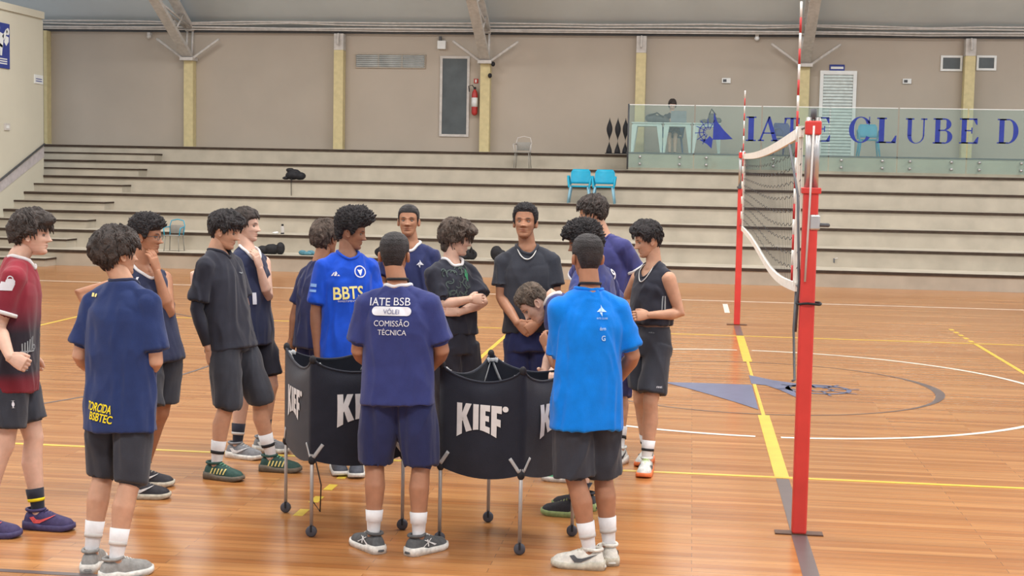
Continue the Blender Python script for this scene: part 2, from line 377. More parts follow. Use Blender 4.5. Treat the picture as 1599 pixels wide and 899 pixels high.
build(Geo().box((p.x+.08, WY-.012, p.z+.06), (q.x-.08, WY-.002, q.z-.09)), 'backing', M_grey, dr)
def wall_box(name, x0, y0, x1, y1, th, m, label, cat, text=None, tm=None):
    a = P(x0, y1); b = P(x1, y0); o = build(Geo().box((a.x, WY-th, a.z), (b.x, WY-.001, b.z), bev=min(.01, th/4)), name, m); tag(o, label, cat); return o, a, b
M_blue = mat('sign_blue', (52, 66, 140), .5)
o, a, b = wall_box('door_sign', 1295, 101, 1319, 111, .03, M_blue, 'small blue sign with a white strip above the louvred door', 'sign')
build(Geo().box((a.x+.03, WY-.036, a.z+.05), (b.x-.03, WY-.029, b.z-.05)), 'white_strip', M_white, o)
o, a, b = wall_box('emergency_light', 684, 64, 697, 77, .12, M_white, 'white emergency light box high above the dark doorway', 'emergency light')
build(Geo().box((a.x+.04, WY-.13, b.z), (a.x+.1, WY-.05, b.z+.1)), 'lamp', M_dgrey, o)
for (x, y, l) in ((1134, 126, 'small socket box on the back wall above the tables'), (1416, 127, 'small socket box on the back wall right of the louvred door')):
    o, a, b = wall_box('socket_box', x-7, y-4, x+7, y+4, .05, M_white, l, 'socket box')
    build(Geo().box((a.x+.03, WY-.06, a.z+.03), (a.x+.11, WY-.04, b.z-.03)), 'socket', M_dgrey, o)
o, a, b = wall_box('fire_sign', 740, 123, 747, 130, .015, mat('sign_red', (180, 60, 52), .6), 'tiny red and white fire sign above the extinguisher', 'sign')
build(Geo().box((a.x+.03, WY-.018, a.z+.02), (a.x+.07, WY-.014, b.z-.02)), 'white_bar', M_white, o)
# extinguisher
p = P(742, 176); e = empty('fire_extinguisher', (p.x, WY-.12, p.z), 'red fire extinguisher with white label hung on the back wall', 'fire extinguisher')
M_red = mat('extinguisher_red', (175, 50, 48), .4, .5); c = V((p.x, WY-.12, p.z))
build(Geo().tube([c, c+V((0,0,.42)), c+V((0,0,.5)), c+V((0,0,.55))], [.075, .075, .06, .025], 16, round_=True), 'cylinder', M_red, e, True)
build(Geo().tube([c+V((0,0,.14)), c+V((0,0,.36))], .078, 16), 'paper_label', M_white, e, True)
build(Geo().tube([c+V((0,0,.57)), c+V((-.06,-.02,.66)), c+V((-.15,-.02,.64)), c+V((-.13,-.02,.5))], .012, 8), 'hose', M_black, e, True)
build(Geo().box(c+V((-.03,-.02,.56)), c+V((.03,.02,.62)), bev=.005), 'valve', M_black, e)
build(Geo().box(c+V((-.04,.06,.2)), c+V((.04,.12,.5))), 'bracket', M_dgrey, e)
# little loudspeakers and camera
for (x, y, l) in ((770, 100, 'small dark loudspeaker at the top of the middle column'), (765, 118, 'small dark lamp on the middle column, below the loudspeaker')):
    a = on_axis(x, y, 1, WY-.32); s_ = empty('loudspeaker', a, l, 'speaker')
    build(Geo().ball(a, (.05, .06, .06)), 'housing', M_black, s_, True); build(Geo().tube([a, a+V((-.02, .07, 0))], .015, 6), 'mount', M_black, s_)
for (x, y, l) in ((1182, 60, 'white dome camera under the pipes right of the antenna'), (233, 57, 'grey dome camera under the pipes at far left')):
    a = on_axis(x, y, 1, WY-.12); s_ = empty('dome_camera', a, l, 'camera')
    build(Geo().ball(a, (.06, .06, .055)), 'dome', M_white if x > 500 else M_grey, s_, True); build(Geo().box(a+V((-.04, -.04, .04)), a+V((.04, .118, .1))), 'mount', M_grey, s_)

# left wall signs
LP = lambda px, py: on_axis(px, py, 0, LX)
a = LP(14, 108); b = LP(14, 38); y1 = a.y; y0 = y1-1.05
sg = empty('sport_sign', (LX, (y0+y1)/2, a.z), 'blue sign with a white ball player figure on the pale left wall', 'sign')
build(Geo().box((LX+.001, y0, a.z), (LX+.025, y1, b.z), bev=.004), 'board', M_blue, sg)
g = Geo(); X_, Y_ = V((0, 1, 0)), V((0, 0, 1)); O = V((LX+.027, (y0+y1)/2+.05, (a.z+b.z)/2+.1))
g.add([O + X_*(-x_) + Y_*z_ for x_, z_ in [(.05+.07*math.cos(t*PI/6), .27+.07*math.sin(t*PI/6)) for t in range(12)]], [tuple(range(12))])
for pl in ([(-.38, .22), (-.3, .27), (-.12, .1), (-.2, .02)], [(-.2, .15), (0, .18), (.02, -.12), (-.14, -.15)], [(-.14, -.1), (0, -.05), (-.02, -.32), (-.1, -.32)], [(0, .15), (.2, .3), (.24, .24), (.02, .05)]):
    g.add([O + X_*(-x_) + Y_*z_ for x_, z_ in pl], [tuple(range(4))])
for k in range(3): g.add([O + X_*x_ + Y_*z_ for x_, z_ in ((-.3, -.40-k*.05), (.34, -.40-k*.05), (.34, -.375-k*.05), (-.3, -.375-k*.05))], [(0, 1, 2, 3)])
g.add([O + X_*(.38+.07*math.cos(t*PI/6)) + Y_*(.22+.08*math.sin(t*PI/6)) for t in range(12)], [tuple(range(12))])
g.add([O + X_*x_ + Y_*z_ for x_, z_ in ((.42, .1), (.28, .12), (.2, -.02), (.3, -.1), (.42, .0))], [tuple(range(5))])
build(g, 'player_figure', M_white, sg)
a = LP(53, 130); b = LP(66, 118)
o = build(Geo().box((LX+.001, a.y, a.z), (LX+.02, b.y, b.z)), 'notice', M_white); tag(o, 'small white notice near the far edge of the pale left wall', 'sign')
g = Geo()
for z in (.05, .1): g.box((LX+.02, a.y+.06, a.z+z), (LX+.022, b.y-.06, a.z+z+.02))
build(g, 'printed_lines', M_blue, o)
a = LP(6, 203); b = LP(14, 193); o = build(Geo().box((LX+.001, a.y, a.z), (LX+.03, b.y, b.z), bev=.005), 'light_switch', M_grey); tag(o, 'grey light switch low on the pale left wall', 'switch')
build(Geo().box((LX+.03, a.y+.06, a.z+.04), (LX+.036, b.y-.06, b.z-.04)), 'rocker', M_white, o)

# ------------------------------------------------------------------ court lines (paint films on the boards)
def paint(name, col): return mat(name, col, .35, .4, var=.05, nscale=6)
PY, PW, PB, PL = paint('yellow_line_paint', (210, 182, 66)), paint('white_line_paint', (226, 222, 212)), paint('dark_line_paint', (96, 84, 84)), paint('blue_floor_paint', (96, 102, 132))
def lines(name, g, m): return tag(build(g, name, m, None, False, V((0,0,0))), kind='structure')
def seg(g, x0, y0, x1, y1, z=.002): return g.box((min(x0, x1), min(y0, y1), 0.0005), (max(x0, x1), max(y0, y1), z))
def arc(g, cx, cy, r, wd, a0, a1, z=.002, n=72, w1=None):
    k = len(g.v); 
    for i in range(n+1):
        t = a0+(a1-a0)*i/n; ww = wd if w1 is None else wd+(w1-wd)*math.exp(-((t-0)/.45)**2)
        for rr in (r-ww/2, r+ww/2): g.v.append(V((cx+rr*math.cos(t), cy+rr*math.sin(t), z)))
    for i in range(n): g.f.append((k+2*i, k+2*i+1, k+2*i+3, k+2*i+2)); g.m.append(0)
    return g
g = Geo(); h = .025
for s_ in (-1, 1): seg(g, -9, s_*4.5-h, 9, s_*4.5+h)
for x in (-9, -3, 3, 9): seg(g, x-h, -4.5, x+h, 4.5)
for x in (-3, 3):
    for k in range(5):
        for s_ in (-1, 1): y = 4.66+k*.36; seg(g, x-h*1.2, s_*y, x+h*1.2, s_*(y+.17))
seg(g, -.05, -4.5, .05, -1.85, .003); seg(g, -.05, 1.85, .05, 4.5, .003); seg(g, -.016, -1.85, .016, 1.85, .003)
lines('trim_7', g, PY)
g = Geo(); arc(g, 0, 0, 2.92, .06, 0.03, PI/2-.03); arc(g, 0, 0, 2.92, .06, PI/2+.03, 3*PI/2-.04); arc(g, 0, 0, 2.92, .06, 3*PI/2+.03, 2*PI)
seg(g, XL+2, 9.75, XR, 9.81); seg(g, -.13, 7.7, -.05, 9.2)
lines('trim_8', g, PW)
g = Geo(); seg(g, -.045, -7.8, .045, -4.55, .0025); seg(g, -.045, 4.55, .045, 5.8, .0025); seg(g, XL+2, -7.745, -.8, -7.695)
arc(g, 0, 0, 1.8, .025, -PI, PI, .0022, w1=.1, n=96); arc(g, -12.4, 0, 6.72, .035, -.9, .9)
lines('trim_9', g, PB)
g = Geo()
def fpoly(pts, z=.0035): g.add([(x, y, z) for x, y in pts], [tuple(range(len(pts)))])
fpoly([(-.92, -.03), (-.5, -.0), (-.03, .0), (-.03, -1.56), (-.22, -1.18), (-.42, -.82), (-.66, -.42)])
fpoly([(-.03, .72), (-.03, .08), (.12, .0), (.24, -.3), (.36, -.72), (.42, -.74), (.36, -.3), (.34, .0), (.9, .02), (.5, .16), (.2, .4)])
for rr, ww in ((.3, .05), (.14, .03)): arc(g, .62, -.14, rr, ww, 0, 2*PI, .0035, 32)
for k in range(8):
    t = k*PI/4+.2; d = V((math.cos(t), math.sin(t))); nn_ = V((-d.y, d.x))*.014; c0 = V((.62, -.14))+d*.1; c1 = V((.62, -.14))+d*.42
    fpoly([tuple(c0+nn_), tuple(c0-nn_), tuple(c1-nn_), tuple(c1+nn_)])
lines('trim_10', g, PL)

# ------------------------------------------------------------------ glass balustrade with the club's name
def glass_mat():
    m = bpy.data.materials.new('green_tinted_glass'); m.use_nodes = True; nt = m.node_tree; nt.nodes.remove(nt.nodes['Principled BSDF']); L = nt.links.new
    out = nt.nodes['Material Output']; t = nt.nodes.new('ShaderNodeBsdfTransparent'); t.inputs[0].default_value = (.87, .93, .91, 1)
    gl = nt.nodes.new('ShaderNodeBsdfGlossy'); gl.inputs['Roughness'].default_value = .05; gl.inputs[0].default_value = (.9, 1, .97, 1)
    df = nt.nodes.new('ShaderNodeBsdfDiffuse'); df.inputs[0].default_value = (.5, .6, .57, 1)
    m1 = nt.nodes.new('ShaderNodeMixShader'); m1.inputs[0].default_value = .06; L(t.outputs[0], m1.inputs[1]); L(gl.outputs[0], m1.inputs[2])
    m2 = nt.nodes.new('ShaderNodeMixShader'); m2.inputs[0].default_value = .05; L(m1.outputs[0], m2.inputs[1]); L(df.outputs[0], m2.inputs[2]); L(m2.outputs[0], out.inputs[0]); return m
GL = glass_mat(); GY = YP-.09
gb = empty('glass_balustrade', (3, GY, 2.2), 'green tinted glass balustrade with large blue club lettering in front of the upper platform', 'balustrade')
gx = -2.15; edges = []
while gx < 9: edges.append((gx, gx+1.47)); gx += 1.5
for (a, b) in edges:
    pn = build(Geo().box((a, GY-.006, 2.24), (b, GY+.006, 3.66)), 'glass_panel', GL, gb)
    for bx in (a+.27, b-.3):
        for bz in (2.33, 2.49): build(Geo().tube([(bx, GY-.03, bz), (bx, YP, bz)], .032, 12), 'standoff_bolt', M_silver, pn, True)
    build(Geo().box((a, GY-.008, 3.655), (b, GY+.008, 3.672)), 'polished_edge', M_white, pn)
build(Geo().tube([(-2.16, GY, 2.2), (-2.16, GY, 3.68)], .02, 8), 'end_post', M_dgrey, gb, True)
M_let = mat('letter_blue', (44, 60, 150), .5)
def arcband(cx, cy, rx, ry, t0, t1, wth, n=16):     # list of quads, thickness varies with horizontal direction (serif style stress)
    out = []
    for i in range(n):
        a, b = t0+(t1-t0)*i/n, t0+(t1-t0)*(i+1)/n; q = []
        for t in (a, b):
            w_ = wth(t); q.append(((cx+(rx-w_)*math.cos(t), cy+(ry-w_*.55)*math.sin(t)), (cx+rx*math.cos(t), cy+ry*math.sin(t))))
        out.append([q[0][0], q[0][1], q[1][1], q[1][0]])
    return out
def R_(x0, y0, x1, y1): return [(x0, y0), (x1, y0), (x1, y1), (x0, y1)]
S, T = .175, .055   # stem, hairline
def stem(x, w=S): return [R_(x, 0, x+w, 1), R_(x-.07, 0, x+w+.07, T), R_(x-.07, 1-T, x+w+.07, 1)]
fat = lambda t: .055+.125*abs(math.cos(t))
LET = {
 'I': (.3, stem(.08)),
 'A': (.78, [[(.0, 0), (.08, 0), (.42, 1), (.36, 1)], [(.36, 1), (.42, 1), (.74, 0), (.56, 0), (.33, .78)], R_(.16, .3, .6, .35), R_(-.04, 0, .2, T), R_(.48, 0, .8, T)]),
 'T': (.7, [R_(.27, 0, .42, 1), R_(.2, 0, .49, T), R_(0, 1-T, .69, 1), [(0, 1), (0, .74), (.04, .74), (.12, .95)], [(.69, 1), (.69, .74), (.65, .74), (.57, .95)]]),
 'E': (.72, stem(.08) + [R_(.2, 0, .62, T), R_(.2, 1-T, .6, 1), R_(.2, .49, .42, .54), [(.42, .4), (.46, .4), (.46, .64), (.42, .64)], [(.66, 0), (.68, .27), (.64, .27), (.5, .03)], [(.62, 1), (.63, .75), (.59, .75), (.48, .97)]]),
 'C': (.78, arcband(.42, .5, .4, .52, .55, 2*PI-.6, fat, 22) + [[(.7, 1.02), (.73, 1.02), (.73, .7), (.69, .7)], [(.55, .97), (.72, .8), (.72, .72), (.6, .92)]]),
 'L': (.68, stem(.08) + [R_(.2, 0, .62, T), [(.64, 0), (.66, .3), (.62, .3), (.48, .03)]]),
 'U': (.84, [R_(.1, .3, .25, 1), R_(.03, 1-T, .33, 1), R_(.66, .3, .71, 1), R_(.58, 1-T, .8, 1)] + arcband(.405, .32, .305, .34, PI, 2*PI, lambda t: .05+.1*(1 if t < 1.5*PI else 0)*abs(math.cos(t)), 14)),
 'B': (.76, stem(.08) + [R_(.2, 1-T, .42, 1), R_(.2, .5, .42, .55), R_(.2, 0, .44, T)] + arcband(.4, .765, .25, .235, -PI/2, PI/2, fat, 12) + arcband(.42, .27, .28, .27, -PI/2, PI/2, fat, 12)),
 'D': (.82, stem(.08) + [R_(.2, 1-T, .4, 1), R_(.2, 0, .4, T)] + arcband(.38, .5, .38, .5, -PI/2, PI/2, fat, 16)),
}
GP = lambda px, py: on_axis(px, py, 1, GY-.01)
lt = Geo()
def letter(ch, px0, px1, pyb, pyt):
    a = GP(px0, pyb); b = GP(px1, pyt); wd, ps = LET[ch]; sx = (b.x-a.x)/wd; sz = b.z-a.z
    g = Geo()
    for p_ in ps: g.prism([(x*sx, y*sz) for x, y in p_], (a.x, GY-.0065, a.z), (1, 0, 0), (0, 0, 1), .004)
    build(g, 'letter', M_let, gb)
for ch, x0, x1, yb, yt in (('I', 1164, 1180, 220, 182), ('A', 1185, 1217, 220, 182), ('T', 1224, 1249, 221, 184), ('E', 1270, 1299, 221, 183), ('C', 1324, 1361, 222, 183),
    ('L', 1368, 1402, 223, 184), ('U', 1412, 1450, 223, 185), ('B', 1456, 1491, 224, 185), ('E', 1497, 1531, 224, 185), ('D', 1556, 1594, 224, 186)): letter(ch, x0, x1, yb, yt)
for ch, px in (('E', 1601),): letter(ch, 1604, 1638, 225, 187)
g = Geo(); q = lambda *pts: [((GP(x, y).x), (GP(x, y).z)) for x, y in pts]
for ps in (q((1115, 175), (1120, 190), (1131, 204), (1144, 217), (1130, 218), (1113, 218), (1114, 200)), q((1113, 217), (1111, 232), (1104, 225), (1092, 218), (1104, 217), (1108, 212))):
    g.prism(ps, (0, GY-.0065, 0), (1, 0, 0), (0, 0, 1), .004)
c = GP(1106, 206)
for k in range(7):
    t = PI*.35+k*PI*.17; g.prism([(c.x+r*math.cos(t)+dx*math.sin(t), c.z+r*math.sin(t)-dx*math.cos(t)) for r, dx in ((.06, .008), (.06, -.008), (.3, -.008), (.3, .008))], (0, GY-.0065, 0), (1, 0, 0), (0, 0, 1), .004)
for rr in (.12, .21):
    for qd in arcband(c.x, c.z, rr, rr, PI*.35, PI*1.4, lambda t: .022, 14): g.prism(qd, (0, GY-.0065, 0), (1, 0, 0), (0, 0, 1), .004)
build(g, 'sail_emblem', M_let, gb)

# ------------------------------------------------------------------ furniture of the upper platform and the bleachers
M_tab = mat('white_table_plastic', (214, 226, 226), .45, .4, var=.02)
tlab = ['leftmost white plastic table behind the glass', 'middle white plastic table with the open laptop', 'right white plastic table behind the sail emblem']
for i, (x0, x1) in enumerate(((986, 1035), (1036, 1080), (1082, 1126))):
    ty = YP+.75; a = on_axis(x0, 190, 1, ty-.35).x; b = on_axis(x1, 190, 1, ty-.35).x; zt = ZP+.73
    t = empty('plastic_table', ((a+b)/2, ty, ZP), tlab[i], 'table', None)
    build(Geo().box((a, ty-.35, zt-.03), (b, ty+.35, zt), bev=.012).box((a+.03, ty-.32, zt-.09), (b-.03, ty+.32, zt-.03)), 'tabletop', M_tab, t)
    for sx, x in ((1, a+.05), (-1, b-.05)):
        for yy in (ty-.3, ty+.3):
            build(Geo().rings([[(x+sx*.09, yy-.03, zt-.06), (x-sx*.04, yy-.03, zt-.06), (x-sx*.04, yy+.03, zt-.06), (x+sx*.09, yy+.03, zt-.06)],
                               [(x+sx*.01-sx*.02, yy-.025, ZP), (x-sx*.05, yy-.025, ZP), (x-sx*.05, yy+.025, ZP), (x+sx*.01-sx*.02, yy+.025, ZP)]]), 'leg', M_tab, t)
    if i == 1: laptop_at = V(((a+b)/2+.02, ty-.12, zt))
    if i == 0: bag_at = V(((a+b)/2+.22, ty-.05, zt))
    if i == 2: pile_at = V(((a+b)/2+.1, ty, zt))
# laptop
L0 = laptop_at; lp = empty('laptop', L0, 'open grey laptop with its lid towards the hall on the middle table', 'laptop')
build(Geo().box(L0+V((-.18, -.0, .001)), L0+V((.18, .24, .02)), bev=.004), 'keyboard_base', M_dgrey, lp)
build(Geo().add([L0+V(p) for p in ((-.18, -.01, .015), (.18, -.01, .015), (.18, -.08, .27), (-.18, -.08, .27), (-.18, .002, .02), (.18, .002, .02), (.18, -.068, .274), (-.18, -.068, .274))], [(0,1,2,3), (4,7,6,5), (0,3,7,4), (1,5,6,2), (2,6,7,3), (0,4,5,1)]), 'lid', mat('laptop_grey', (140, 146, 152), .4), lp)
# shapeless bags from fused lumps
def lumpy(name, lumps, m, label, cat, strap=None, vox=.012, sm=4, wr=.004, sd=1):
    g = Geo()
    for c, r in lumps: g.ball(c, r, n=14, m=10)
    g = voxel(g, vox, sm); wrinkle(g, wr, sd, 14., V((1, 1, 1)))
    zmin = min(v.z for v in g.v); base = V((sum(v.x for v in g.v)/len(g.v), sum(v.y for v in g.v)/len(g.v), zmin))
    e = empty(name, base, label, cat); o = build(g, 'body', m, e, True)
    if strap:
        for s_ in strap: build(Geo().tube(s_, .018, 8, flat=.4), 'strap', M_black, e, True)
    return e
B = bag_at
lumpy('sports_bag', [(B+V((-.12, 0, .1)), (.16, .13, .11)), (B+V((.06, 0, .085)), (.18, .12, .09)), (B+V((.2, 0, .05)), (.12, .1, .05))], M_dgrey, 'dark grey bag lying on the leftmost table behind the glass', 'bag', [[B+V((-.2, -.1, .15)), B+V((0, -.14, .22)), B+V((.15, -.1, .12))]])
B = pile_at
o = lumpy('gear_pile', [(B+V((-.15, 0, .05)), (.12, .1, .05)), (B+V((.02, 0, .12)), (.1, .09, .12)), (B+V((.16, 0, .07)), (.08, .08, .07))], M_dgrey, 'small dark bag with handle on the right white table', 'bag', [[B+V((-.05, -.05, .2)), B+V((0, -.08, .33)), B+V((.1, -.05, .2))]], sd=3)
o.name = 'handbag'

def plastic_chair(loc, rz, label, m, group=None, legm=None, h=.78, seat_z=.43):
    e = empty('plastic_armchair', loc, label, 'chair', group); Mr = Matrix.Rotation(rz, 3, 'Z'); T_ = lambda p: V(loc)+Mr @ V(p); lm = legm or m
    def pc(g, nm, mm): 
        for i, v in enumerate(g.v): g.v[i] = T_(v)
        return build(g, nm, mm, e, True)
    g = Geo(); rows = []                                  # curved backrest
    for k in range(7):
        z = seat_z+.04+(h-seat_z-.04)*k/6; y = .2+.09*k/6; wd = .2+.02*math.sin(k/6*PI)-.03*(k == 6)
        rows.append([(wd*math.cos(t), y+.05-.08*math.sin(t)*0-.06*(math.cos(t)**2), z) for t in [PI*j/10 for j in range(11)]] + [(wd*math.cos(t)*.97, y+.07-.06*(math.cos(t)**2), z) for t in [PI-PI*j/10 for j in range(11)]])
    pc(g.rings(rows), 'backrest', m)
    pc(Geo().rings([[(sx*.9*.22, sy*.21, z) for sx, sy in [(math.cos(t)*min(1.2, 1/max(abs(math.cos(t)), abs(math.sin(t)))**.7), math.sin(t)*min(1.2, 1/max(abs(math.cos(t)), abs(math.sin(t)))**.7)) for t in [2*PI*j/20 for j in range(20)]]] for z in (seat_z-.035, seat_z-.01, seat_z)]), 'seat', m)
    for sx in (-1, 1):
        pc(Geo().tube([(sx*.22, .22, seat_z+.02), (sx*.245, .12, seat_z+.2), (sx*.25, -.1, seat_z+.2), (sx*.24, -.2, seat_z+.12), (sx*.22, -.2, seat_z-.03)], .018, 8, round_=True, flat=1.3), 'armrest', m)
        for sy in (-1, 1): pc(Geo().tube([(sx*.19, sy*.17, seat_z-.02), (sx*.24, sy*.22, 0.0)], [.026, .018], 8), 'leg', lm)
    return e
M_cyan = mat('cyan_plastic', (20, 160, 196), .45, .4, var=.03)
M_paleblue = mat('pale_blue_legs', (130, 176, 196), .5, .4)
def tier_z(k): return Z1+(k-1)*DZ+.012
# two blue chairs on the fourth tier
for i, (px, lb) in enumerate(((905, 'left one of the two bright blue plastic armchairs on the bleachers'), (943, 'right one of the two bright blue plastic armchairs on the bleachers'))):
    k = 4; y = Y0+(k-1)*DY+.3; x = on_axis(px, 300, 1, y).x
    plastic_chair((x, y, tier_z(k)), 0, lb, M_cyan, None, M_paleblue, h=.74, seat_z=.38)
# grey see-through chair high up and one with cyan arms low at left
M_smoke = mat('smoky_grey_plastic', (142, 140, 134), .4, .5)
def wire_chair(loc, label, m, armm, rz=0, s=1.):
    e = empty('metal_chair', loc, label, 'chair'); T_ = lambda p: V(loc)+Matrix.Rotation(rz, 3, 'Z') @ (V(p)*s)
    def pc(g, nm, mm):
        for i, v in enumerate(g.v): g.v[i] = T_(v)
        return build(g, nm, mm, e, True)
    pc(Geo().tube([(-.2, .2, .45), (-.22, .26, .72), (-.18, .28, .86), (0, .29, .9), (.18, .28, .86), (.22, .26, .72), (.2, .2, .45)], .014, 8), 'back_frame', armm)
    g = Geo(); g.box((-.2, .22, .5), (.2, .24, .74), bev=.005); pc(g, 'back_panel', m)
    g = Geo(); g.box((-.22, -.22, .43), (.22, .22, .455), bev=.01); pc(g, 'seat', m)
    for sx in (-1, 1):
        pc(Geo().tube([(sx*.21, .24, .68), (sx*.25, .0, .68), (sx*.25, -.18, .66), (sx*.22, -.2, .45)], .014, 8), 'armrest', armm)
        for sy in (-1, 1): pc(Geo().tube([(sx*.19, sy*.19, .44), (sx*.22, sy*.23, 0)], .013, 8), 'leg', m)
    return e
y = Y0+5*DY+.35; wire_chair((on_axis(816, 250, 1, y).x, y, tier_z(6)), 'faint grey metal chair standing alone on the upper tier near the middle column', M_smoke, M_grey, 0, .82)
y = Y0+0*DY+.45; wire_chair((on_axis(272, 380, 1, y).x, y, tier_z(1)), 'grey chair with cyan arms on the lowest bleacher tier at left', M_smoke, M_cyan, 0, .72)
a = on_axis(1357, 200, 1, YP+.8)
plastic_chair((a.x, YP+.8, ZP), 0, 'cyan plastic armchair behind the glass letter C', M_cyan)
a = on_axis(1230, 200, 1, YP+.8)
plastic_chair((a.x, YP+.8, ZP), .5, 'dark blue plastic armchair behind the glass letters near the net', mat('navy_plastic', (44, 58, 132), .5))
# three folded black parasols left of the glass
for i, px in enumerate((951, 964, 976)):
    y = YP+.5; a = on_axis(px, 236, 1, y); b = V((a.x, y, tier_z(7)))
    e = empty('twisted_stand', b, ['leftmost', 'middle', 'rightmost'][i]+' of three slim twisted black stands left of the glass', 'stand', 'twisted black stands')
    g = Geo(); rows = []
    for k in range(25):
        t = k/24; wd = .05*abs(math.cos(t*PI*1.5))+.018; a_ = t*PI*1.5; rows.append([b+V((wd*math.cos(a_)*sx, wd*.5*math.sin(a_)*sx+sy*.012, .02+t*.82)) for sx, sy in ((-1, -1), (1, -1), (1, 1), (-1, 1))])
    build(g.rings(rows), 'twisted_body', M_black, e, True)
    build(Geo().tube([b, b+V((0,0,.02))], [.1, .09], 14), 'base', M_black, e)
# things lying on the tiers
def tier_pt(px, py, k, dy=.12): y = Y0+(k-1)*DY+dy; p = on_axis(px, py, 1, y); return V((p.x, y, tier_z(k)))
B = tier_pt(461, 280, 5, .1)
lumpy('backpack', [(B+V((-.06, 0, .10)), (.17, .12, .10)), (B+V((.11, 0, .09)), (.14, .12, .09)), (B+V((-.12, 0, .22)), (.10, .07, .05)), (B+V((.0, 0, .17)), (.12, .08, .07)), (B+V((-.22, 0, .035)), (.08, .09, .035))], M_black, 'black cloth bag slumped on the upper bleacher edge with a strap hanging down', 'bag', [[B+V((-.05, -.1, .04)), B+V((-.05, -.16, -.04)), B+V((-.04, -.17, -.36))]])
B = tier_pt(432, 392, 1, .3)
lumpy('backpack', [(B+V((-.1, 0, .1)), (.16, .12, .11)), (B+V((.08, 0, .12)), (.09, .1, .13)), (B+V((-.28, 0, .08)), (.14, .11, .09))], M_black, 'black backpack behind the boy with his hand at his mouth', 'bag', sd=5)
B = tier_pt(606, 385, 1, .3)
lumpy('backpack', [(B+V((0, 0, .17)), (.17, .13, .17)), (B+V((-.14, 0, .1)), (.14, .12, .1)), (B+V((.02, 0, .33)), (.1, .07, .05))], M_black, 'black backpack standing on the lowest tier left of the serious player', 'bag', [[B+V((-.1, -.1, .25)), B+V((-.2, -.16, .15)), B+V((-.16, -.12, .02))]], sd=7)
B = tier_pt(735, 400, 1, .3)
lumpy('backpack', [(B+V((0, 0, .1)), (.13, .11, .11)), (B+V((-.16, 0, .05)), (.16, .11, .05))], M_black, 'low black bag beside the face of the long haired boy', 'bag', [[B+V((0, -.1, .15)), B+V((.02, -.12, .26)), B+V((.08, -.1, .12))]], sd=8)
B = tier_pt(775, 402, 1, .3)
lumpy('backpack', [(B+V((0, 0, .14)), (.12, .12, .15)), (B+V((.1, 0, .1)), (.12, .12, .11))], M_black, 'black bag peeking out left of the man with the chain', 'bag', sd=9)
M_teal = mat('teal_cloth', (84, 132, 148), .8)
for i, (px, l) in enumerate(((476, 'teal sports shoe on the lowest tier, left one of the pair'), (489, 'teal sports shoe on the lowest tier, right one of the pair'))):
    B = tier_pt(px, 398, 1, .25+.05*i); lumpy('sports_shoe', [(B+V((-.05, 0, .05)), (.08, .06, .05)), (B+V((.05, 0, .035)), (.1, .05, .035))], M_teal, l, 'shoe', vox=.008, sd=11+i)
B = tier_pt(441, 366, 2, .2)
e = empty('water_bottle', B, 'small clear bottle with black cap on the second bleacher tier', 'bottle')
build(Geo().tube([B, B+V((0,0,.02)), B+V((0,0,.14)), B+V((0,0,.17))], [.034, .036, .036, .02], 14), 'bottle_body', M_grey, e, True)
build(Geo().tube([B+V((0,0,.17)), B+V((0,0,.21))], .024, 12), 'cap', M_black, e, True); build(Geo().tube([B+V((0,0,.0)), B+V((0,0,.03))], .037, 12), 'base_ring', M_black, e, True)
B = tier_pt(430, 367, 2, .2)
lumpy('folded_towel', [(B+V((0, 0, .02)), (.07, .06, .022)), (B+V((.03, 0, .03)), (.04, .05, .02))], M_white, 'little white towel on the second tier beside the bottle', 'towel', vox=.007)
B = tier_pt(1302, 412, 2, -.03)
e = empty('pipe_stub', V((B.x, Y0+DY-.001, tier_z(1)+.06)), 'small grey pipe end on the low riser right of the net post', 'pipe'); c = e.location
build(Geo().tube([c+V((0, 0, .1)), c+V((0, -.05, .1)), c+V((0, -.06, .04))], .014, 8, round_=True), 'spout', M_dgrey, e, True); build(Geo().tube([c+V((0, -.0, .1)), c+V((.07, -.03, .12))], .01, 8), 'handle', M_grey, e, True)

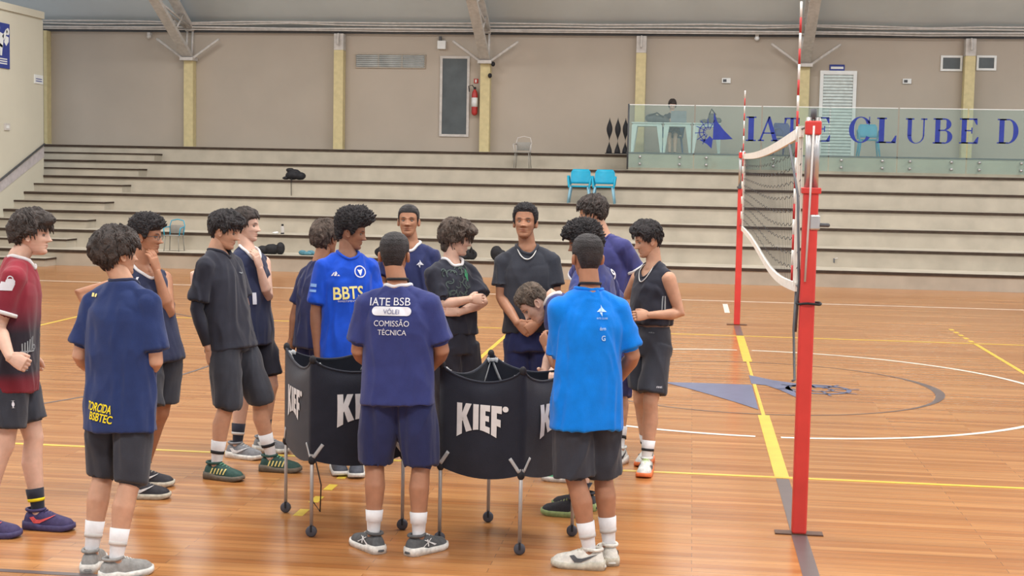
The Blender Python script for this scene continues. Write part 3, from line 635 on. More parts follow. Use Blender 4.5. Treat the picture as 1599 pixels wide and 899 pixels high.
# ------------------------------------------------------------------ net, posts, antennas
M_rp = mat('red_post_paint', (205, 62, 56), .4, .45, var=.05, nscale=5)
NY, FY = -6.1, 5.92
def post(y, lab, lean=V((0,0,0))):
    near = y < 0; b = V((0.0, y, 0)); e = empty('net_post', b, lab, 'net post', None)
    hw = .043; top = 2.03 if near else 1.94
    build(Geo().box(b+V((-hw, -hw, .006)), b+V((hw, hw, top)), bev=.012), 'red_post', M_rp, e)
    build(Geo().box(b+V((-hw-.012, -hw-.012, top-.02)), b+V((hw+.012, hw+.012, top+.015)), bev=.005), 'collar', M_rp if near else M_dgrey, e)
    for sx in (-.022, .022): build(Geo().tube([b+V((sx, 0, top)), b+V((sx, 0, 2.45))], .019, 12), 'inner_tube', M_silver, e, True)
    build(Geo().box(b+V((-.046, -.03, 2.35)), b+V((.046, .03, 2.43)), bev=.008), 'red_head', M_rp, e)
    build(Geo().tube([b+V((-.0, 0, 2.44)), b+V((0, 0, 2.50))], .018, 10), 'pulley', M_dgrey, e, True)
    g = Geo().box(b+V((-.14, -.045, 0.0)), b+V((.14, .045, .008))); build(g, 'floor_plate', mat('floor_plate_brown', (88, 62, 48), .5), e)
    if near:
        build(Geo().box(b+V((-.005, -hw-.012, 1.80)), b+V((hw+.012, hw+.012, 1.89)), bev=.01), 'winch_clamp', M_silver, e)
        build(Geo().tube([b+V((.04, -.03, 1.83)), b+V((.10, -.05, 1.83))], .012, 8, round_=True), 'crank', M_dgrey, e, True)
        ring = [b+V((.055*math.cos(t)*1.1+(.02 if math.cos(t) > .5 else 0), .055*math.sin(t)*1.1, 1.37+.004*math.sin(3*t))) for t in [2*PI*j/16 for j in range(16)]]
        build(Geo().tube([r+V((0,0,.43-.38)) if 0 else r for r in ring], .007, 6, closed=True), 'tie_cord', M_black, e, True)
        build(Geo().tube([b+V((-.0, -hw-.012, 2.4)), b+V((-.01, -hw-.015, 1.9)), b+V((-.02, -hw-.012, 1.5))], .006, 6), 'net_rope', M_grey, e, True)
        build(Geo().tube([b+V((-.1, .5, 2.3)), b+V((-.06, .2, 2.0)), b+V((-.05, .0, 1.5)), b+V((-.06, .0, 1.2))], .008, 6), 'loose_rope', M_dgrey, e, True)
    return e
post(NY, 'near red volleyball net post with silver inner tubes, right of the group'); post(FY, 'far red volleyball net post on the other side of the court')
ny0, ny1 = -5.25, 5.05; ntop = 2.40
net = empty('volleyball_net', (0, 0, ntop-1), 'black mesh volleyball net with white bands stretched across the court', 'net')
def topz(t): return ntop - .05*math.sin(PI*t)+.03*(1-t)
def botz(t): return ntop-.97 - .10*math.sin(PI*t) + .06*(0) - .12*(1-t)*0 - .04*math.sin(2*PI*t)
def nx(t, s): return .03*math.sin(PI*t)*s
M_band = fabric('net_band_white', (222, 220, 212)); M_cord = mat('net_cord_black', (52, 54, 58), .8)
NS = 48
g = Geo(); R = []
for k in range(NS+1):
    t = k/NS; y = ny0+(ny1-ny0)*t; z = topz(t); R.append([(.012, y, z-.07), (-.012, y, z-.07), (-.012, y, z), (.012, y, z)])
build(g.rings(R), 'top_band', M_band, net)
R = []
for k in range(NS+1):
    t = k/NS; y = ny0+(ny1-ny0)*t; z = botz(t); R.append([(.012+nx(t, 1), y, z-.06), (-.012+nx(t, 1), y, z-.06), (-.012+nx(t, 1), y, z), (.012+nx(t, 1), y, z)])
build(Geo().rings(R), 'bottom_band', M_band, net)
g = Geo(); nv = 96
for k in range(nv+1):
    t = k/nv; y = ny0+(ny1-ny0)*t; g.tube([(0, y, topz(t)-.06), (nx(t, .5), y, (topz(t)+botz(t))/2), (nx(t, 1), y, botz(t)-.01)], .0011, 4)
for j in range(1, 10):
    s_ = j/10; pts = []
    for k in range(nv+1):
        t = k/nv; pts.append((nx(t, s_), ny0+(ny1-ny0)*t, topz(t)-.06+(botz(t)-topz(t)+.06)*s_ + .012*math.sin(k*1.3+j)))
    g.tube(pts, .0022, 4)
build(g, 'mesh_cords', M_cord, net)
for y, t in ((ny0+.12, 0), (ny1-.12, 1)):
    build(Geo().box((-.015, y-.03, botz(t)-.03), (.015, y+.03, topz(t))), 'side_tape', M_band, net)
for y0_, y1_, t in ((ny0, NY, 0), (ny1, FY, 1)):
    for zz in (topz(t)-.02, botz(t)-.02): build(Geo().tube([(0, y0_, zz), (0, y1_+(.04 if t == 0 else -.04), zz)], .007, 6), 'tension_rope', M_dgrey, net, True)
build(Geo().tube([(0, ny0+.05, botz(0)-.05), (-.01, ny0, botz(0)-.3), (0.0, ny0-.1, botz(0)-.62), (-.02, ny0-.2, .82)], .008, 6), 'hanging_cord', M_dgrey, net, True)
M_ar, M_aw = mat('antenna_red', (190, 60, 60), .5), mat('antenna_white', (228, 226, 222), .5)
for y, t, l in ((ny0+.16, 0, 'red and white net antenna at the near end of the net'), (ny1-.16, 1, 'red and white net antenna at the far end of the net')):
    e = empty('net_antenna', (-.02, y, botz(t)), l, 'antenna', None); zb = botz(t)-.0
    for mi, (nm, m) in enumerate((('red_band', M_ar), ('white_band', M_aw))):
        for k in range(mi, 18, 2): build(Geo().tube([(-.022, y, zb+k*.1), (-.022, y, zb+k*.1+.1)], .0075, 8), nm, m, e, True)

# ================================================================== PEOPLE
def lerp_tab(tab, z):
    if z <= tab[0][0]: return tab[0][1:]
    for a, b in zip(tab, tab[1:]):
        if z <= b[0]:
            t = (z-a[0])/(b[0]-a[0]); t = t*t*(3-2*t)*.4 + t*.6
            return tuple(x+(y-x)*t for x, y in zip(a[1:], b[1:]))
    return tab[-1][1:]
#           z      half width, front, back   (metres, 0 = eye line)
SKULL = [(-.121, .004, .055, -.045), (-.118, .022, .070, -.02), (-.107, .036, .080, .0), (-.092, .047, .0825, -.02), (-.072, .056, .083, -.05), (-.05, .063, .085, -.072),
         (-.03, .0675, .087, -.085), (.0, .072, .088, -.097), (.03, .0745, .0905, -.102), (.06, .0725, .086, -.099), (.085, .064, .073, -.087), (.103, .048, .052, -.066), (.113, .030, .030, -.043), (.118, .006, .002, -.012)]
def gauss(x, s): return math.exp(-.5*(x/s)**2)
def skull_pt(z, t):      # t: 0 = front, +-pi = back
    w_, f, b = lerp_tab(SKULL, z); cy = (f+b)/2; ry = (f-b)/2; e = .86
    s_, c_ = math.sin(t), math.cos(t)
    if c_ > 0:  # rounder face front, fuller back
        e = .9
    x = w_*math.copysign(abs(s_)**e, s_); y = cy + ry*math.copysign(abs(c_)**e, c_)
    return V((x, y, z))
def face_pt(z, t, o):
    p = skull_pt(z, t)
    if math.cos(t) > .0:
        x = p.x; ax = abs(x); d = 0
        nose = 0
        if -.052 < z < .022:
            q = (0.022-z)/.060; nose = (.004+.024*max(0, min(1, q))**1.3)*gauss(ax, .0085+.006*max(0, min(1, q))) if z > -.038 else .027*gauss(ax, .014)*max(0, 1-(-.038-z)/.010)
        d += nose*o.get('nose', 1)
        d += .009*gauss(ax-.012, .006)*gauss(z+.036, .006)
        d -= .010*gauss(ax-.032, .014)*gauss(z+.001, .009)
        d += .004*gauss(ax-.028, .02)*gauss(z-.019, .006)
        d += .004*gauss(ax-.047, .014)*gauss(z+.027, .013)
        d -= .003*gauss(ax-.045, .014)*gauss(z+.065, .014)
        d += .0065*gauss(ax, .018)*gauss(z+.061, .0042) + .0065*gauss(ax, .016)*gauss(z+.0725, .005)
        d -= .003*gauss(ax, .022)*gauss(z+.0668, .0022) + .003*gauss(ax, .02)*gauss(z+.084, .006)
        d += .006*gauss(ax, .018)*gauss(z+.103, .010)
        p = p + V((0, 1, 0))*d
        if ax < .05: pass
    return p
def head_geo(g, H, o, tint):
    n, m = 88, 84; rows = []; k0 = len(g.v)
    for i in range(m+1):
        a = i/m; z = -.121+.239*(a + .035*math.sin(2*PI*a)*-1)
        row = []
        for j in range(n):
            t = -PI+2*PI*j/n; t = t - .32*math.sin(t)     # denser at the front
            p = face_pt(z, t, o); row.append(H @ p); ax = abs(p.x); c = None
            if math.cos(t) > .2:
                lips = gauss(ax, .019)*gauss(z+.0665, .0085)
                if lips > .55: c = o['lip'][:3]+(min(.75, (lips-.5)*2.0),)
                if gauss(z+.0668, .0016)*gauss(ax, .017) > .6: c = tuple(x*.4 for x in o['lip'][:3])+(.5,)
                br = gauss(ax-.031, .014)*gauss(z-.019-.002*math.sin((ax-.02)*90), .0032)
                if br > .42: c = o['hairc'][:3]+(min(.92, (br-.3)*2.2),)
                eye = gauss(ax-.032, .0115)*gauss(z-.0045, .0022)
                if eye > .5 and not c: c = (.02, .012, .01, .75)
                if o.get('moust') and gauss(ax, .02)*gauss(z+.052, .0035) > .5: c = o['hairc'][:3]+(o['moust'],)
                if o.get('goatee') and (gauss(ax, .018)*gauss(z+.098, .012) > .5): c = o['hairc'][:3]+(o['goatee'],)
            if o.get('fade') and not c:
                hl = hairline(t, o); q = (hl+.028-z)/.028
                if z > hl-.0 and math.cos(t) < .8: c = o['hairc'][:3]+(.85,)
                elif z > hl-.025 and math.cos(t) < .3: c = o['hairc'][:3]+(.5*max(0, 1-(hl-z)/.025),)
            tint.append(c or (0, 0, 0, 0))
        rows.append(row)
    g.rings(rows); 
    for sx in (-1, 1):                    # ears: curved shell with rim
        k = len(g.v); R = []
        for q, (rr, dx) in enumerate(((1.0, .0), (1.02, .010), (.9, .017), (.68, .012), (.45, .007), (.1, .006))):
            R.append([H @ V((sx*(.0705+dx+.004*(math.cos(t) < 0)*-math.cos(t)), -.012-.006*math.sin(t)*0 + math.cos(t)*.017*rr - .006*math.sin(t), -.012+math.sin(t)*.031*rr*(1 if math.sin(t) > 0 else .92))) for t in [2*PI*j/18 for j in range(18)]])
        g.rings(R); tint += [(0, 0, 0, 0)]*(len(g.v)-k)
def hairline(t, o):
    a = abs(math.degrees(t)); fr = o.get('front', .068); nape = o.get('nape', -.055)
    tab = [(0, fr), (30, fr), (48, fr-.004), (62, .045), (74, .0-.0), (82, -.012), (90, .012), (108, .018), (122, -.02), (140, nape), (180, nape-.004)]
    if o.get('side_low') is not None: tab[5] = (82, o['side_low']); tab[6] = (90, o['side_low']); tab[7] = (108, o['side_low']-.01)
    return lerp_tab(tab, a)[0]
def hair_geo(H, o):
    """Scalp shell whose thickness follows the cut; waves or curls displaced along the surface."""
    g = Geo(); n, m = 150, 120; st = o['style']; sd = o.get('seed', 1)*13.7; rows = []; zl = -.125 if o.get('long') else -.085
    for i in range(m+1):
        a = i/m; z = zl+(.1178-zl)*(1-(1-a)**1.35); row = []
        for j in range(n):
            t = -PI+2*PI*j/n; p = skull_pt(max(z, -.05 if (o.get('long') and math.cos(t) < -.1) else z), t); p.z = z
            c = V((0, -.008, .02)); nn = (p-c).normalized()
            if z < -.03 and math.cos(t) < 0: nn = V((p.x, p.y+.0, 0)).normalized()
            hl = hairline(t, o); edge = (z-hl)/.016; ft = max(0, min(1, edge*.5+.5)); ft = ft*ft*(3-2*ft)
            up = max(0, nn.z); side = 1-up
            front = max(0, math.cos(t)); back = max(0, -math.cos(t))
            th = o['top']*up + o['side']*side
            th += o.get('fringe', 0)*gauss((abs(t)), .95)*gauss(z-hl-.025, .026) + o.get('backv', 0)*back*gauss(z-.01, .05)
            if st == 'curl':
                q = nn*(o.get('sc', 16))+V((sd, 0, 0)); nz = noise.noise(q)+.7*noise.noise(q*2.3); th *= 1+.42*nz; th += .004*noise.noise(q*5)*2
            elif st == 'wave':
                s_ = math.atan2(p.x, p.y+.03); rad = math.hypot(p.x, p.y+.02)
                q = V((s_*5.5+sd+2.2*noise.noise(nn*3+V((sd, 0, 0))), rad*14, z*9)); th *= 1+.55*noise.noise(q)+.25*noise.noise(q*2.6)
                q2 = V((s_*26+sd, rad*12, z*10)); th += .0035*noise.noise(q2)
            else:
                q = nn*60+V((sd, 0, 0)); th *= 1+.15*noise.noise(q)
            off = (th+.0015)*ft - .007*(1-ft)
            row.append(H @ (p+nn*off))
        rows.append(row)
    g.rings(rows)
    if o.get('tufts'):                   # loose locks
        rnd = random.Random(o.get('seed', 1)); L_ = o['tufts']
        for q in range(L_[0]):
            t = rnd.uniform(-PI, PI); hl = hairline(t, o); z = rnd.uniform(hl+.008, .112); z = .05 if (abs(t) < 1.75 and z < .02) else z; p = skull_pt(z, t); nn = (p-V((0, -.008, .02))).normalized()
            base = p+nn*(o['top']*max(0, nn.z)+o['side']*(1-max(0, nn.z)))*.75
            down = V((p.x*2.5, p.y*2.5+.02+rnd.uniform(-.05, .05), -.06 if st != 'curl' else rnd.uniform(-.05, .05))).normalized(); ln = L_[1]*rnd.uniform(.6, 1.3)
            jit = V((rnd.uniform(-1, 1), rnd.uniform(-1, 1), rnd.uniform(-1, 1)))*.35
            if st != 'curl':
                crown = V((.01, -.035, .13)); tg_ = (base-crown); tg_ = tg_-nn*tg_.dot(nn); tg_ = tg_.normalized() if tg_.length > 1e-4 else down
                a_ = base-nn*.002; b_ = base+(tg_*.97+nn*.05+jit*.22).normalized()*ln*.5; c_ = b_+(tg_*.95-nn*.34+jit*.25+V((0, 0, -.12))).normalized()*ln*.5
            else:
                jt = (jit-nn*jit.dot(nn)).normalized(); a_ = base-nn*.003; b_ = base+(nn*.35+jt).normalized()*ln*.4; c_ = b_+(jt.cross(nn)+jt*.3-nn*.25).normalized()*ln*.4
            r = L_[2]*rnd.uniform(.7, 1.3); g.tube([H @ a_, H @ b_, H @ c_], [r, r*.9, r*.3], 6, flat=.7)
    return g

def hand_geo(W, d, nrm, k=1., curl=.35, spread=0., thumb_side=1, thumb=.5):
    d = d.normalized(); nrm = (nrm - d*nrm.dot(d)).normalized(); s = d.cross(nrm)*thumb_side   # s points to the thumb
    g = Geo(); R = []
    for t, wd, th in ((-.015, .026, .020), (.01, .029, .019), (.04, .037, .017), (.07, .041, .0145), (.092, .040, .012)):
        c = W+d*t*k; R.append([c+s*math.cos(a)*wd*k+nrm*math.sin(a)*th*k for a in [2*PI*j/14 for j in range(14)]])
    g.rings(R)
    for q, (off, ln) in enumerate(((.030, .071), (.0105, .080), (-.0095, .074), (-.029, .058))):
        p = W+d*.080*k+s*off*k; ang = curl*.55; pts = [p]; rr = []
        dd = (d+s*off*spread*10).normalized()
        for sg, fr in enumerate((.42, .32, .26)):
            dir_ = dd*math.cos(ang)+nrm*math.sin(ang); pts += [pts[-1]+dir_*ln*fr*.5*k, pts[-1]+dir_*ln*fr*k]; ang += curl*1.35
        g.tube(pts, [.0095*k, .0093*k, .0092*k, .0088*k, .0086*k, .008*k, .0072*k], 8, round_=True)
    b = W+d*.022*k+s*.024*k; t1 = (d*.72+s*.62+nrm*(.25+thumb*.5)).normalized(); t2 = (d*.95+s*(.35-.5*thumb)+nrm*(.25+thumb*.5)).normalized()
    g.tube([b-d*.01*k, b+t1*.034*k, b+t1*.034*k+t2*.018*k, b+t1*.034*k+t2*.034*k], [.015*k, .0125*k, .0115*k, .0095*k], 8, round_=True)
    return voxel(g, .0036, 2)

def heading(a): a = math.radians(a); return VR*math.sin(a)+VF*math.cos(a)
def solve_joint(A, L, px, py, sg):
    """The point on the line of sight through (px, py) at bone length L from joint A."""
    if isinstance(sg, (int, float)): return at_depth(px, py, (A-CAM).dot(FW)+sg)
    r = ray(px, py).normalized(); oc = CAM-A; b = oc.dot(r); c = oc.dot(oc)-L*L; D = b*b-c
    if D < 0: P_ = CAM+r*(-b); return A+(P_-A).normalized()*L if (P_-A).length > L*1.15 else P_
    return CAM+r*(-b+(math.sqrt(D) if sg == '+' else -math.sqrt(D)))
def ik_knee(Hp, A, l1, l2, hint):
    d = A-Hp; L = d.length
    if L > (l1+l2)*.995: f = L/((l1+l2)*.995); l1 *= f; l2 *= f
    x = (l1*l1-l2*l2+L*L)/(2*L); h = math.sqrt(max(0, l1*l1-x*x)); u = d/L; n_ = (hint-u*hint.dot(u)).normalized(); return Hp+u*x+n_*h
def at_z(px, d, z):
    py = 449.5
    for _ in range(6): p = at_depth(px, py, d); py += (p.z-z)*F_PX/d
    return at_depth(px, py, d)

SHOE_T = [(-.080, .020, .060), (-.072, .034, .092), (-.045, .043, .104), (-.01, .045, .104), (.03, .046, .108), (.07, .048, .098), (.11, .051, .082), (.15, .051, .072), (.178, .044, .064), (.195, .030, .052), (.203, .013, .038)]
def make_shoe(root, A, hd, upper, sole, k, swoosh=None, accent=None, side=1):
    f = heading(hd); s = f.cross(V((0, 0, 1))); A = V((A.x, A.y, 0)); k = k*1.03
    def Q(x, y, z): return A+s*x*k+f*y*k+V((0, 0, z*k))
    R = []
    for y, wd, h in SHOE_T:
        R.append([Q(math.copysign(abs(math.cos(a))**.72, math.cos(a))*wd*(1-.10*max(0, math.sin(a))), y+.010*math.sin(a)*(y < -.03), .022+max(0, math.sin(a))**.8*(h-.022)-max(0, -math.sin(a))*.008) for a in [2*PI*j/24 for j in range(24)]])
    g = Geo().rings(R); so = build(g, 'shoe', upper, root, True)
    R = []
    for y, wd, h in SHOE_T:
        wd = wd+.005; z1 = .034+.012*(y < -.0)+.006*max(0, (y-.15)/.05); y = y*1.03
        R.append([Q(-wd, y, .001+.012*max(0, (y-.15)/.05)), Q(wd, y, .001+.012*max(0, (y-.15)/.05)), Q(wd+.002, y, z1*.6), Q(wd-.002, y, z1), Q(-wd+.002, y, z1), Q(-wd-.002, y, z1*.6)])
    build(Geo().rings(R), 'sole', sole, so, True)
    g = Geo()
    for q in range(5):
        y = .045+q*.018; z = .106-q*.0085; g.tube([Q(-.022, y, z-.004), Q(0, y+.004, z+.002), Q(.022, y, z-.004)], .0035*k, 6)
    build(g, 'laces', accent or sole, so, True)
    g = Geo(); g.tube([Q(math.cos(a)*.037, -.014+math.sin(a)*.050, .106+.004*math.sin(a)+.006*max(0, -math.sin(a))) for a in [2*PI*j/20 for j in range(20)]], .009*k, 8, closed=True); build(g, 'ankle_collar', upper, so, True)
    if swoosh:
        tr = BVHTree.FromPolygons([v.co+root.location for v in so.data.vertices], [tuple(p.vertices) for p in so.data.polygons])
        for sd_ in (-1, 1):
            if swoosh[0] == 'check': shp = ([(-.07, .010), (-.04, -.020), (-.005, -.018), (.085, .028), (-.0, .002), (-.025, .001), (-.045, .016)], [(0, 1, 6), (1, 5, 6), (1, 2, 5), (2, 4, 5), (2, 3, 4)])
            elif swoosh[0] == 'cross': shp = polys([(-.05, -.016), (-.04, -.016), (.03, .022), (.02, .022)], [(-.03, .02), (-.02, .02), (.055, -.012), (.04, -.016)], [(-.01, -.016), (0, -.016), (.0, .02), (-.01, .02)])
            else: shp = polys(*[[(x, -.018), (x+.01, -.018), (x+.022, .018), (x+.012, .018)] for x in (-.05, -.025, 0, .025, .05)])
            gg = decal(shp, tr, Q(sd_*.03, .02, .052), f*sd_, V((0, 0, 1)), res=.012, lift=.0015) if 0 else decal(shp, tr, Q(sd_*.03, .035, .06), f*sd_*1.0, V((0, 0, 1)), res=.012, lift=.003)
            if gg.f: build(gg, 'side_mark', swoosh[1], so)
    return so

M_eye = mat('eye_white_shaded', (120, 108, 100), .5); M_iris = mat('iris_dark', (38, 26, 20), .25)  # eye whites darkened, the lids' shade is put into the colour
SKINS = {'fair': (208, 170, 150), 'tan': (190, 146, 120), 'olive': (182, 138, 112), 'brown': (166, 119, 92), 'dark': (146, 104, 82)}
HAIRC = {'black': (48, 45, 47), 'dark': (66, 59, 56), 'brown': (84, 72, 64), 'lbrown': (92, 79, 68)}  # hair tones lightened and greyed, haze mixed into the colour
PEOPLE = {}
def spec_b(arms, sd): return arms['R' if sd == 1 else 'L'].get('bulk', 1.)
def person(key, label, s, k, head, hh, neck, bh, pel, arms, feet, skin='tan', hair=None, hp=0, hr=0, top=None, bottom=None, socks=None, shoes=None, group=None, pelz=None, d_neck=0., dpel=0., kneeh=None, wid=1.):
    d = F_PX/s; Fw = heading(bh); Sd = Fw.cross(V((0, 0, 1)))
    Pz = (pelz if pelz is not None else .915*k); P_ = at_z(pel, d+dpel, Pz); N = at_depth(neck[0], neck[1], d+d_neck)
    root = empty('person', V((P_.x, P_.y, 0)) if pelz is None else V((P_.x, P_.y, feet[0][3])), label, 'person', group)
    U = (N-P_).normalized(); Lt = (N-P_).length; ts = Lt/.575; Fr = (Fw-U*Fw.dot(U)).normalized(); Sr = Fr.cross(U).normalized()
    PEOPLE[key] = dict(root=root, P=P_, N=N, U=U, F=Fr, S=Sr)
    hdep = (N-CAM).dot(FW) + heading(hh).dot(VF)*.03
    Hc = at_depth(head[0], head[1], hdep)
    f = heading(hh); r = f.cross(V((0, 0, 1))); M3 = Matrix((r, f, V((0, 0, 1)))).transposed()
    M3 = M3 @ Matrix.Rotation(math.radians(-hp), 3, 'X') @ Matrix.Rotation(math.radians(hr), 3, 'Y')
    hs = .97 if k < 1.03 else 1.0
    H = Matrix.Translation(Hc) @ (M3.to_4x4()) @ Matrix.Scale(hs, 4)
    print('%s neckz %.2f headz %.2f spine %.2f pelz %.2f' % (key, N.z, Hc.z, Lt, Pz))
    sh = {1: N-U*.122*ts+Sr*.162*k*wid, -1: N-U*.122*ts-Sr*.162*k*wid}; hip = {1: P_+Sr*.085*k, -1: P_-Sr*.085*k}
    # --- body
    g = Geo(); tank = top['kind'] == 'tank'
    prof = [(-.06, .145, .10), (.05, .15, .105), (.2, .138, .095), (.34, .155, .108), (.44, .158, .10), (.49, .13, .082), (.53, .075, .06)]
    def ring(t, W_, D_, e=.85, n=36, fo=0.):
        c = P_+U*t*ts+Fr*fo; return [c+Sr*math.copysign(abs(math.cos(a))**e, math.cos(a))*W_*k*wid+Fr*math.copysign(abs(math.sin(a))**e, math.sin(a))*D_*k for a in [2*PI*j/n for j in range(n)]]
    g.rings([ring(*p) for p in prof])
    g.tube([N-U*.06, N-U*.01, H @ V((0, -.022, -.055)), H @ V((0, -.012, -.02))], [.075*k, .058*k, .054*k, .05*k], 16, round_=False)
    g.tube([sh[1]+U*.008, N-U*.082+Sr*.08*k, N-U*.045, N-U*.082-Sr*.08*k, sh[-1]+U*.008], [.044*k, .046*k, .058*k, .046*k, .044*k], 12, round_=True)   # trapezius line
    J = {}
    for sd, spec in ((1, arms['R']), (-1, arms['L'])):
        S_ = sh[sd]; E_ = solve_joint(S_, .285*k, *spec['e']); W_ = solve_joint(E_, .25*k, *spec['w'])
        if (W_-E_).length > .29*k: W_ = E_+(W_-E_).normalized()*.27*k
        if (E_-S_).length > .33*k: E_ = S_+(E_-S_).normalized()*.31*k
        J[sd] = (S_, E_, W_); b_ = spec.get('bulk', 1.)
        g.tube([S_, S_.lerp(E_, .3), S_.lerp(E_, .65), E_, E_.lerp(W_, .25), E_.lerp(W_, .6), W_], [x*k*b_ for x in (.058, .052, .045, .040, .043, .034, .026)], 14, round_=True)
        if spec.get('arm_sleeve'):
            build(Geo().tube([S_.lerp(E_, .5), E_, E_.lerp(W_, .3), E_.lerp(W_, .9)], [x*k for x in (.05, .045, .047, .033)], 16), 'arm_sleeve', F_black, root, True)
    LG = {}
    for sd, fs in ((1, feet[0]), (-1, feet[1])):
        fz = fs[3] if len(fs) > 3 else 0
        gp = ground(fs[0], fs[1], fz); fd = heading(fs[2]); A_ = V((gp.x, gp.y, fz+.085*k)); Hh = hip[sd]
        K_ = ik_knee(Hh, A_, .425*k, .42*k, kneeh or (fd*.7+Fr*.5)); LG[sd] = (Hh, K_, A_, fs[2]); bk = -((fd*.5+Fr*.5))
        g.tube([Hh, Hh.lerp(K_, .35), Hh.lerp(K_, .75), K_, K_.lerp(A_, .12)+bk*.01, K_.lerp(A_, .32)+bk*.02, K_.lerp(A_, .62)+bk*.008, K_.lerp(A_, .9), A_-V((0, 0, .02))], [x*k for x in (.076, .08, .064, .055, .054, .059, .046, .036, .037)], 16, round_=True)
        g.tube([A_-V((0, 0, .04)), A_+fd*.11*k-V((0, 0, .055))], [.03*k, .022*k], 10, round_=True)
    core = Geo(); core.rings([ring(*p) for p in prof])
    core.tube([N-U*.06, N-U*.01, H @ V((0, -.022, -.055))], [.075*k, .058*k, .054*k], 14)
    core.tube([sh[1]+U*.008, N-U*.082+Sr*.08*k, N-U*.045, N-U*.082-Sr*.08*k, sh[-1]+U*.008], [.044*k, .046*k, .058*k, .046*k, .044*k], 12, round_=True)
    for sd in (1, -1):
        if not tank: S_, E_, W_ = J[sd]; sl_ = min(.95, top.get('sleeve', .74)-.05); core.tube([S_, S_.lerp(E_, sl_*.4), S_.lerp(E_, sl_*.8), S_.lerp(E_, sl_)], [x*k*1.05*spec_b(arms, sd) for x in (.058, .051, .045, .043)], 14, round_=True)
    core = voxel(core, .011, 3); ct = bvh(core)
    lg_ = Geo(); lg_.rings([ring(*p) for p in prof[:3]])
    for sd in (1, -1): Hh, K_, A_, _ = LG[sd]; lg_.tube([Hh, Hh.lerp(K_, .35), Hh.lerp(K_, .75), K_], [x*k for x in (.078, .082, .065, .056)], 14, round_=True)
    lg_ = voxel(lg_, .011, 2); lt_ = bvh(lg_)
    def clear(gm, tree, gap, keep=None):
        for i_, v in enumerate(gm.v):
            q_, n_, _, d_ = tree.find_nearest(v, .06)
            if q_ is None: continue
            sg = (v-q_).dot(n_)
            if sg < gap and (keep is None or keep(v)): gm.v[i_] = q_+n_*gap
    g = voxel(g, .0075, 4); tint = [(0, 0, 0, 0)]*len(g.v)
    o = dict(hair or {}); o['hairc'] = lin(HAIRC[o.get('c', 'black')]); sc = lin(SKINS[skin]); o['lip'] = (sc[0]*.82, sc[1]*.5, sc[2]*.52)
    head_geo(g, H, o, tint)
    for sd, spec in ((1, arms['R']), (-1, arms['L'])):
        S_, E_, W_ = J[sd]; hd = spec.get('hd'); dirn = (W_-E_).normalized()
        if hd: dirn = (dirn*.35+(VR*hd[0]+V((0, 0, 1))*hd[1]+VF*hd[2]).normalized()).normalized()
        nr = spec.get('pn'); nr = (VR*nr[0]+V((0, 0, 1))*nr[1]+VF*nr[2]) if nr else (-Sr*sd*.9+Fr*-.2)
        nr = nr-dirn*nr.dot(dirn); nr.normalize(); th = dirn.cross(nr); ts_ = 1 if th.dot(Fr+U*.4 if not spec.get('th') else (VR*spec['th'][0]+V((0, 0, 1))*spec['th'][1]+VF*spec['th'][2])) > 0 else -1
        hg = hand_geo(W_, dirn, nr, k*1.0, spec.get('curl', .35), .1, ts_, spec.get('thumb', .4)); g.add(hg.v, hg.f); tint += [(0, 0, 0, 0)]*len(hg.v)
    body = build(g, 'body', skin_mat('skin_'+skin, SKINS[skin]), root, True)
    at = body.data.color_attributes.new('tint', 'FLOAT_COLOR', 'POINT')
    at.data.foreach_set('color', [x for c in tint for x in c])
    # --- eyes
    for sx in (-1, 1):
        eg = Geo(); c = H @ V((sx*.032, .0662, -.0022)); eg.ball(c, (.0125*hs, .0125*hs, .0062*hs), n=16, m=12, M=M3)
        ir = H @ V((sx*.0325, .0757, -.0018)); eg.ball(ir, (.0076, .0042, .0066), 1, 10, 8, M3); build(eg, 'eye', [M_eye, M_iris], root, True)
    if hair: build(hair_geo(H, o), 'hair', hair_mat('hair_'+o.get('c', 'black'), HAIRC[o.get('c', 'black')]), root, True)
    # --- top
    hem = (top.get('hem', .84)-P_.z)/U.z/ts if U.z > .5 else -.08; lo = top.get('loose', 1.)
    tm = top['m']; seed = sum(map(ord, key))
    if tank: pr = [(hem, .178*lo, .125), (-.0, .178*lo, .128), (.14, .168*lo, .122), (.28, .172, .126), (.38, .165, .125), (.43, .140, .11), (.475, .118, .094), (.515, .098, .078), (.548, .082, .066)]
    else: pr = [(hem, .192*lo, .135*lo), (-.0, .186*lo, .135), (.14, .178*lo, .128), (.28, .182, .13), (.37, .184, .128), (.42, .172, .118), (.465, .145, .1), (.51, .112, .082), (.552, .080, .066)]
    pr = [p for i, p in enumerate(pr) if i == 0 or p[0] > hem+.03]
    tg = Geo(); tg.rings([ring(*p) for p in pr])
    cuffs = []
    if not tank:
        for sd in (1, -1): tg.tube([N-U*.064*ts+Sr*sd*.02*k, N-U*.074*ts+Sr*sd*.07*k, N-U*.098*ts+Sr*sd*.12*k*wid, sh[sd]+U*.004], [.064*k, .059*k, .060*k, .066*k], 18, round_=True)
        sl = top.get('sleeve', .74)
        for sd in (1, -1):
            S_, E_, W_ = J[sd]; e = S_.lerp(E_, sl); ax = (E_-S_).normalized(); rr = top.get('sr', 1.)
            tg.tube([S_-Sr*sd*.045+U*.0, S_+U*.004, S_.lerp(E_, .35), S_.lerp(E_, .6 if sl > .6 else sl*.8), e], [x*k*rr for x in (.068, .068, .067, .070, .076)], 18)
            cuffs.append((e, ax, .0755*k*rr))
    else:
        for sd in (1, -1): tg.tube([N-U*.055*ts+Sr*sd*.05*k, N-U*.080*ts+Sr*sd*.082*k, N-U*.15*ts+Sr*sd*.100*k], [.054*k, .053*k, .06*k], 14, round_=True)
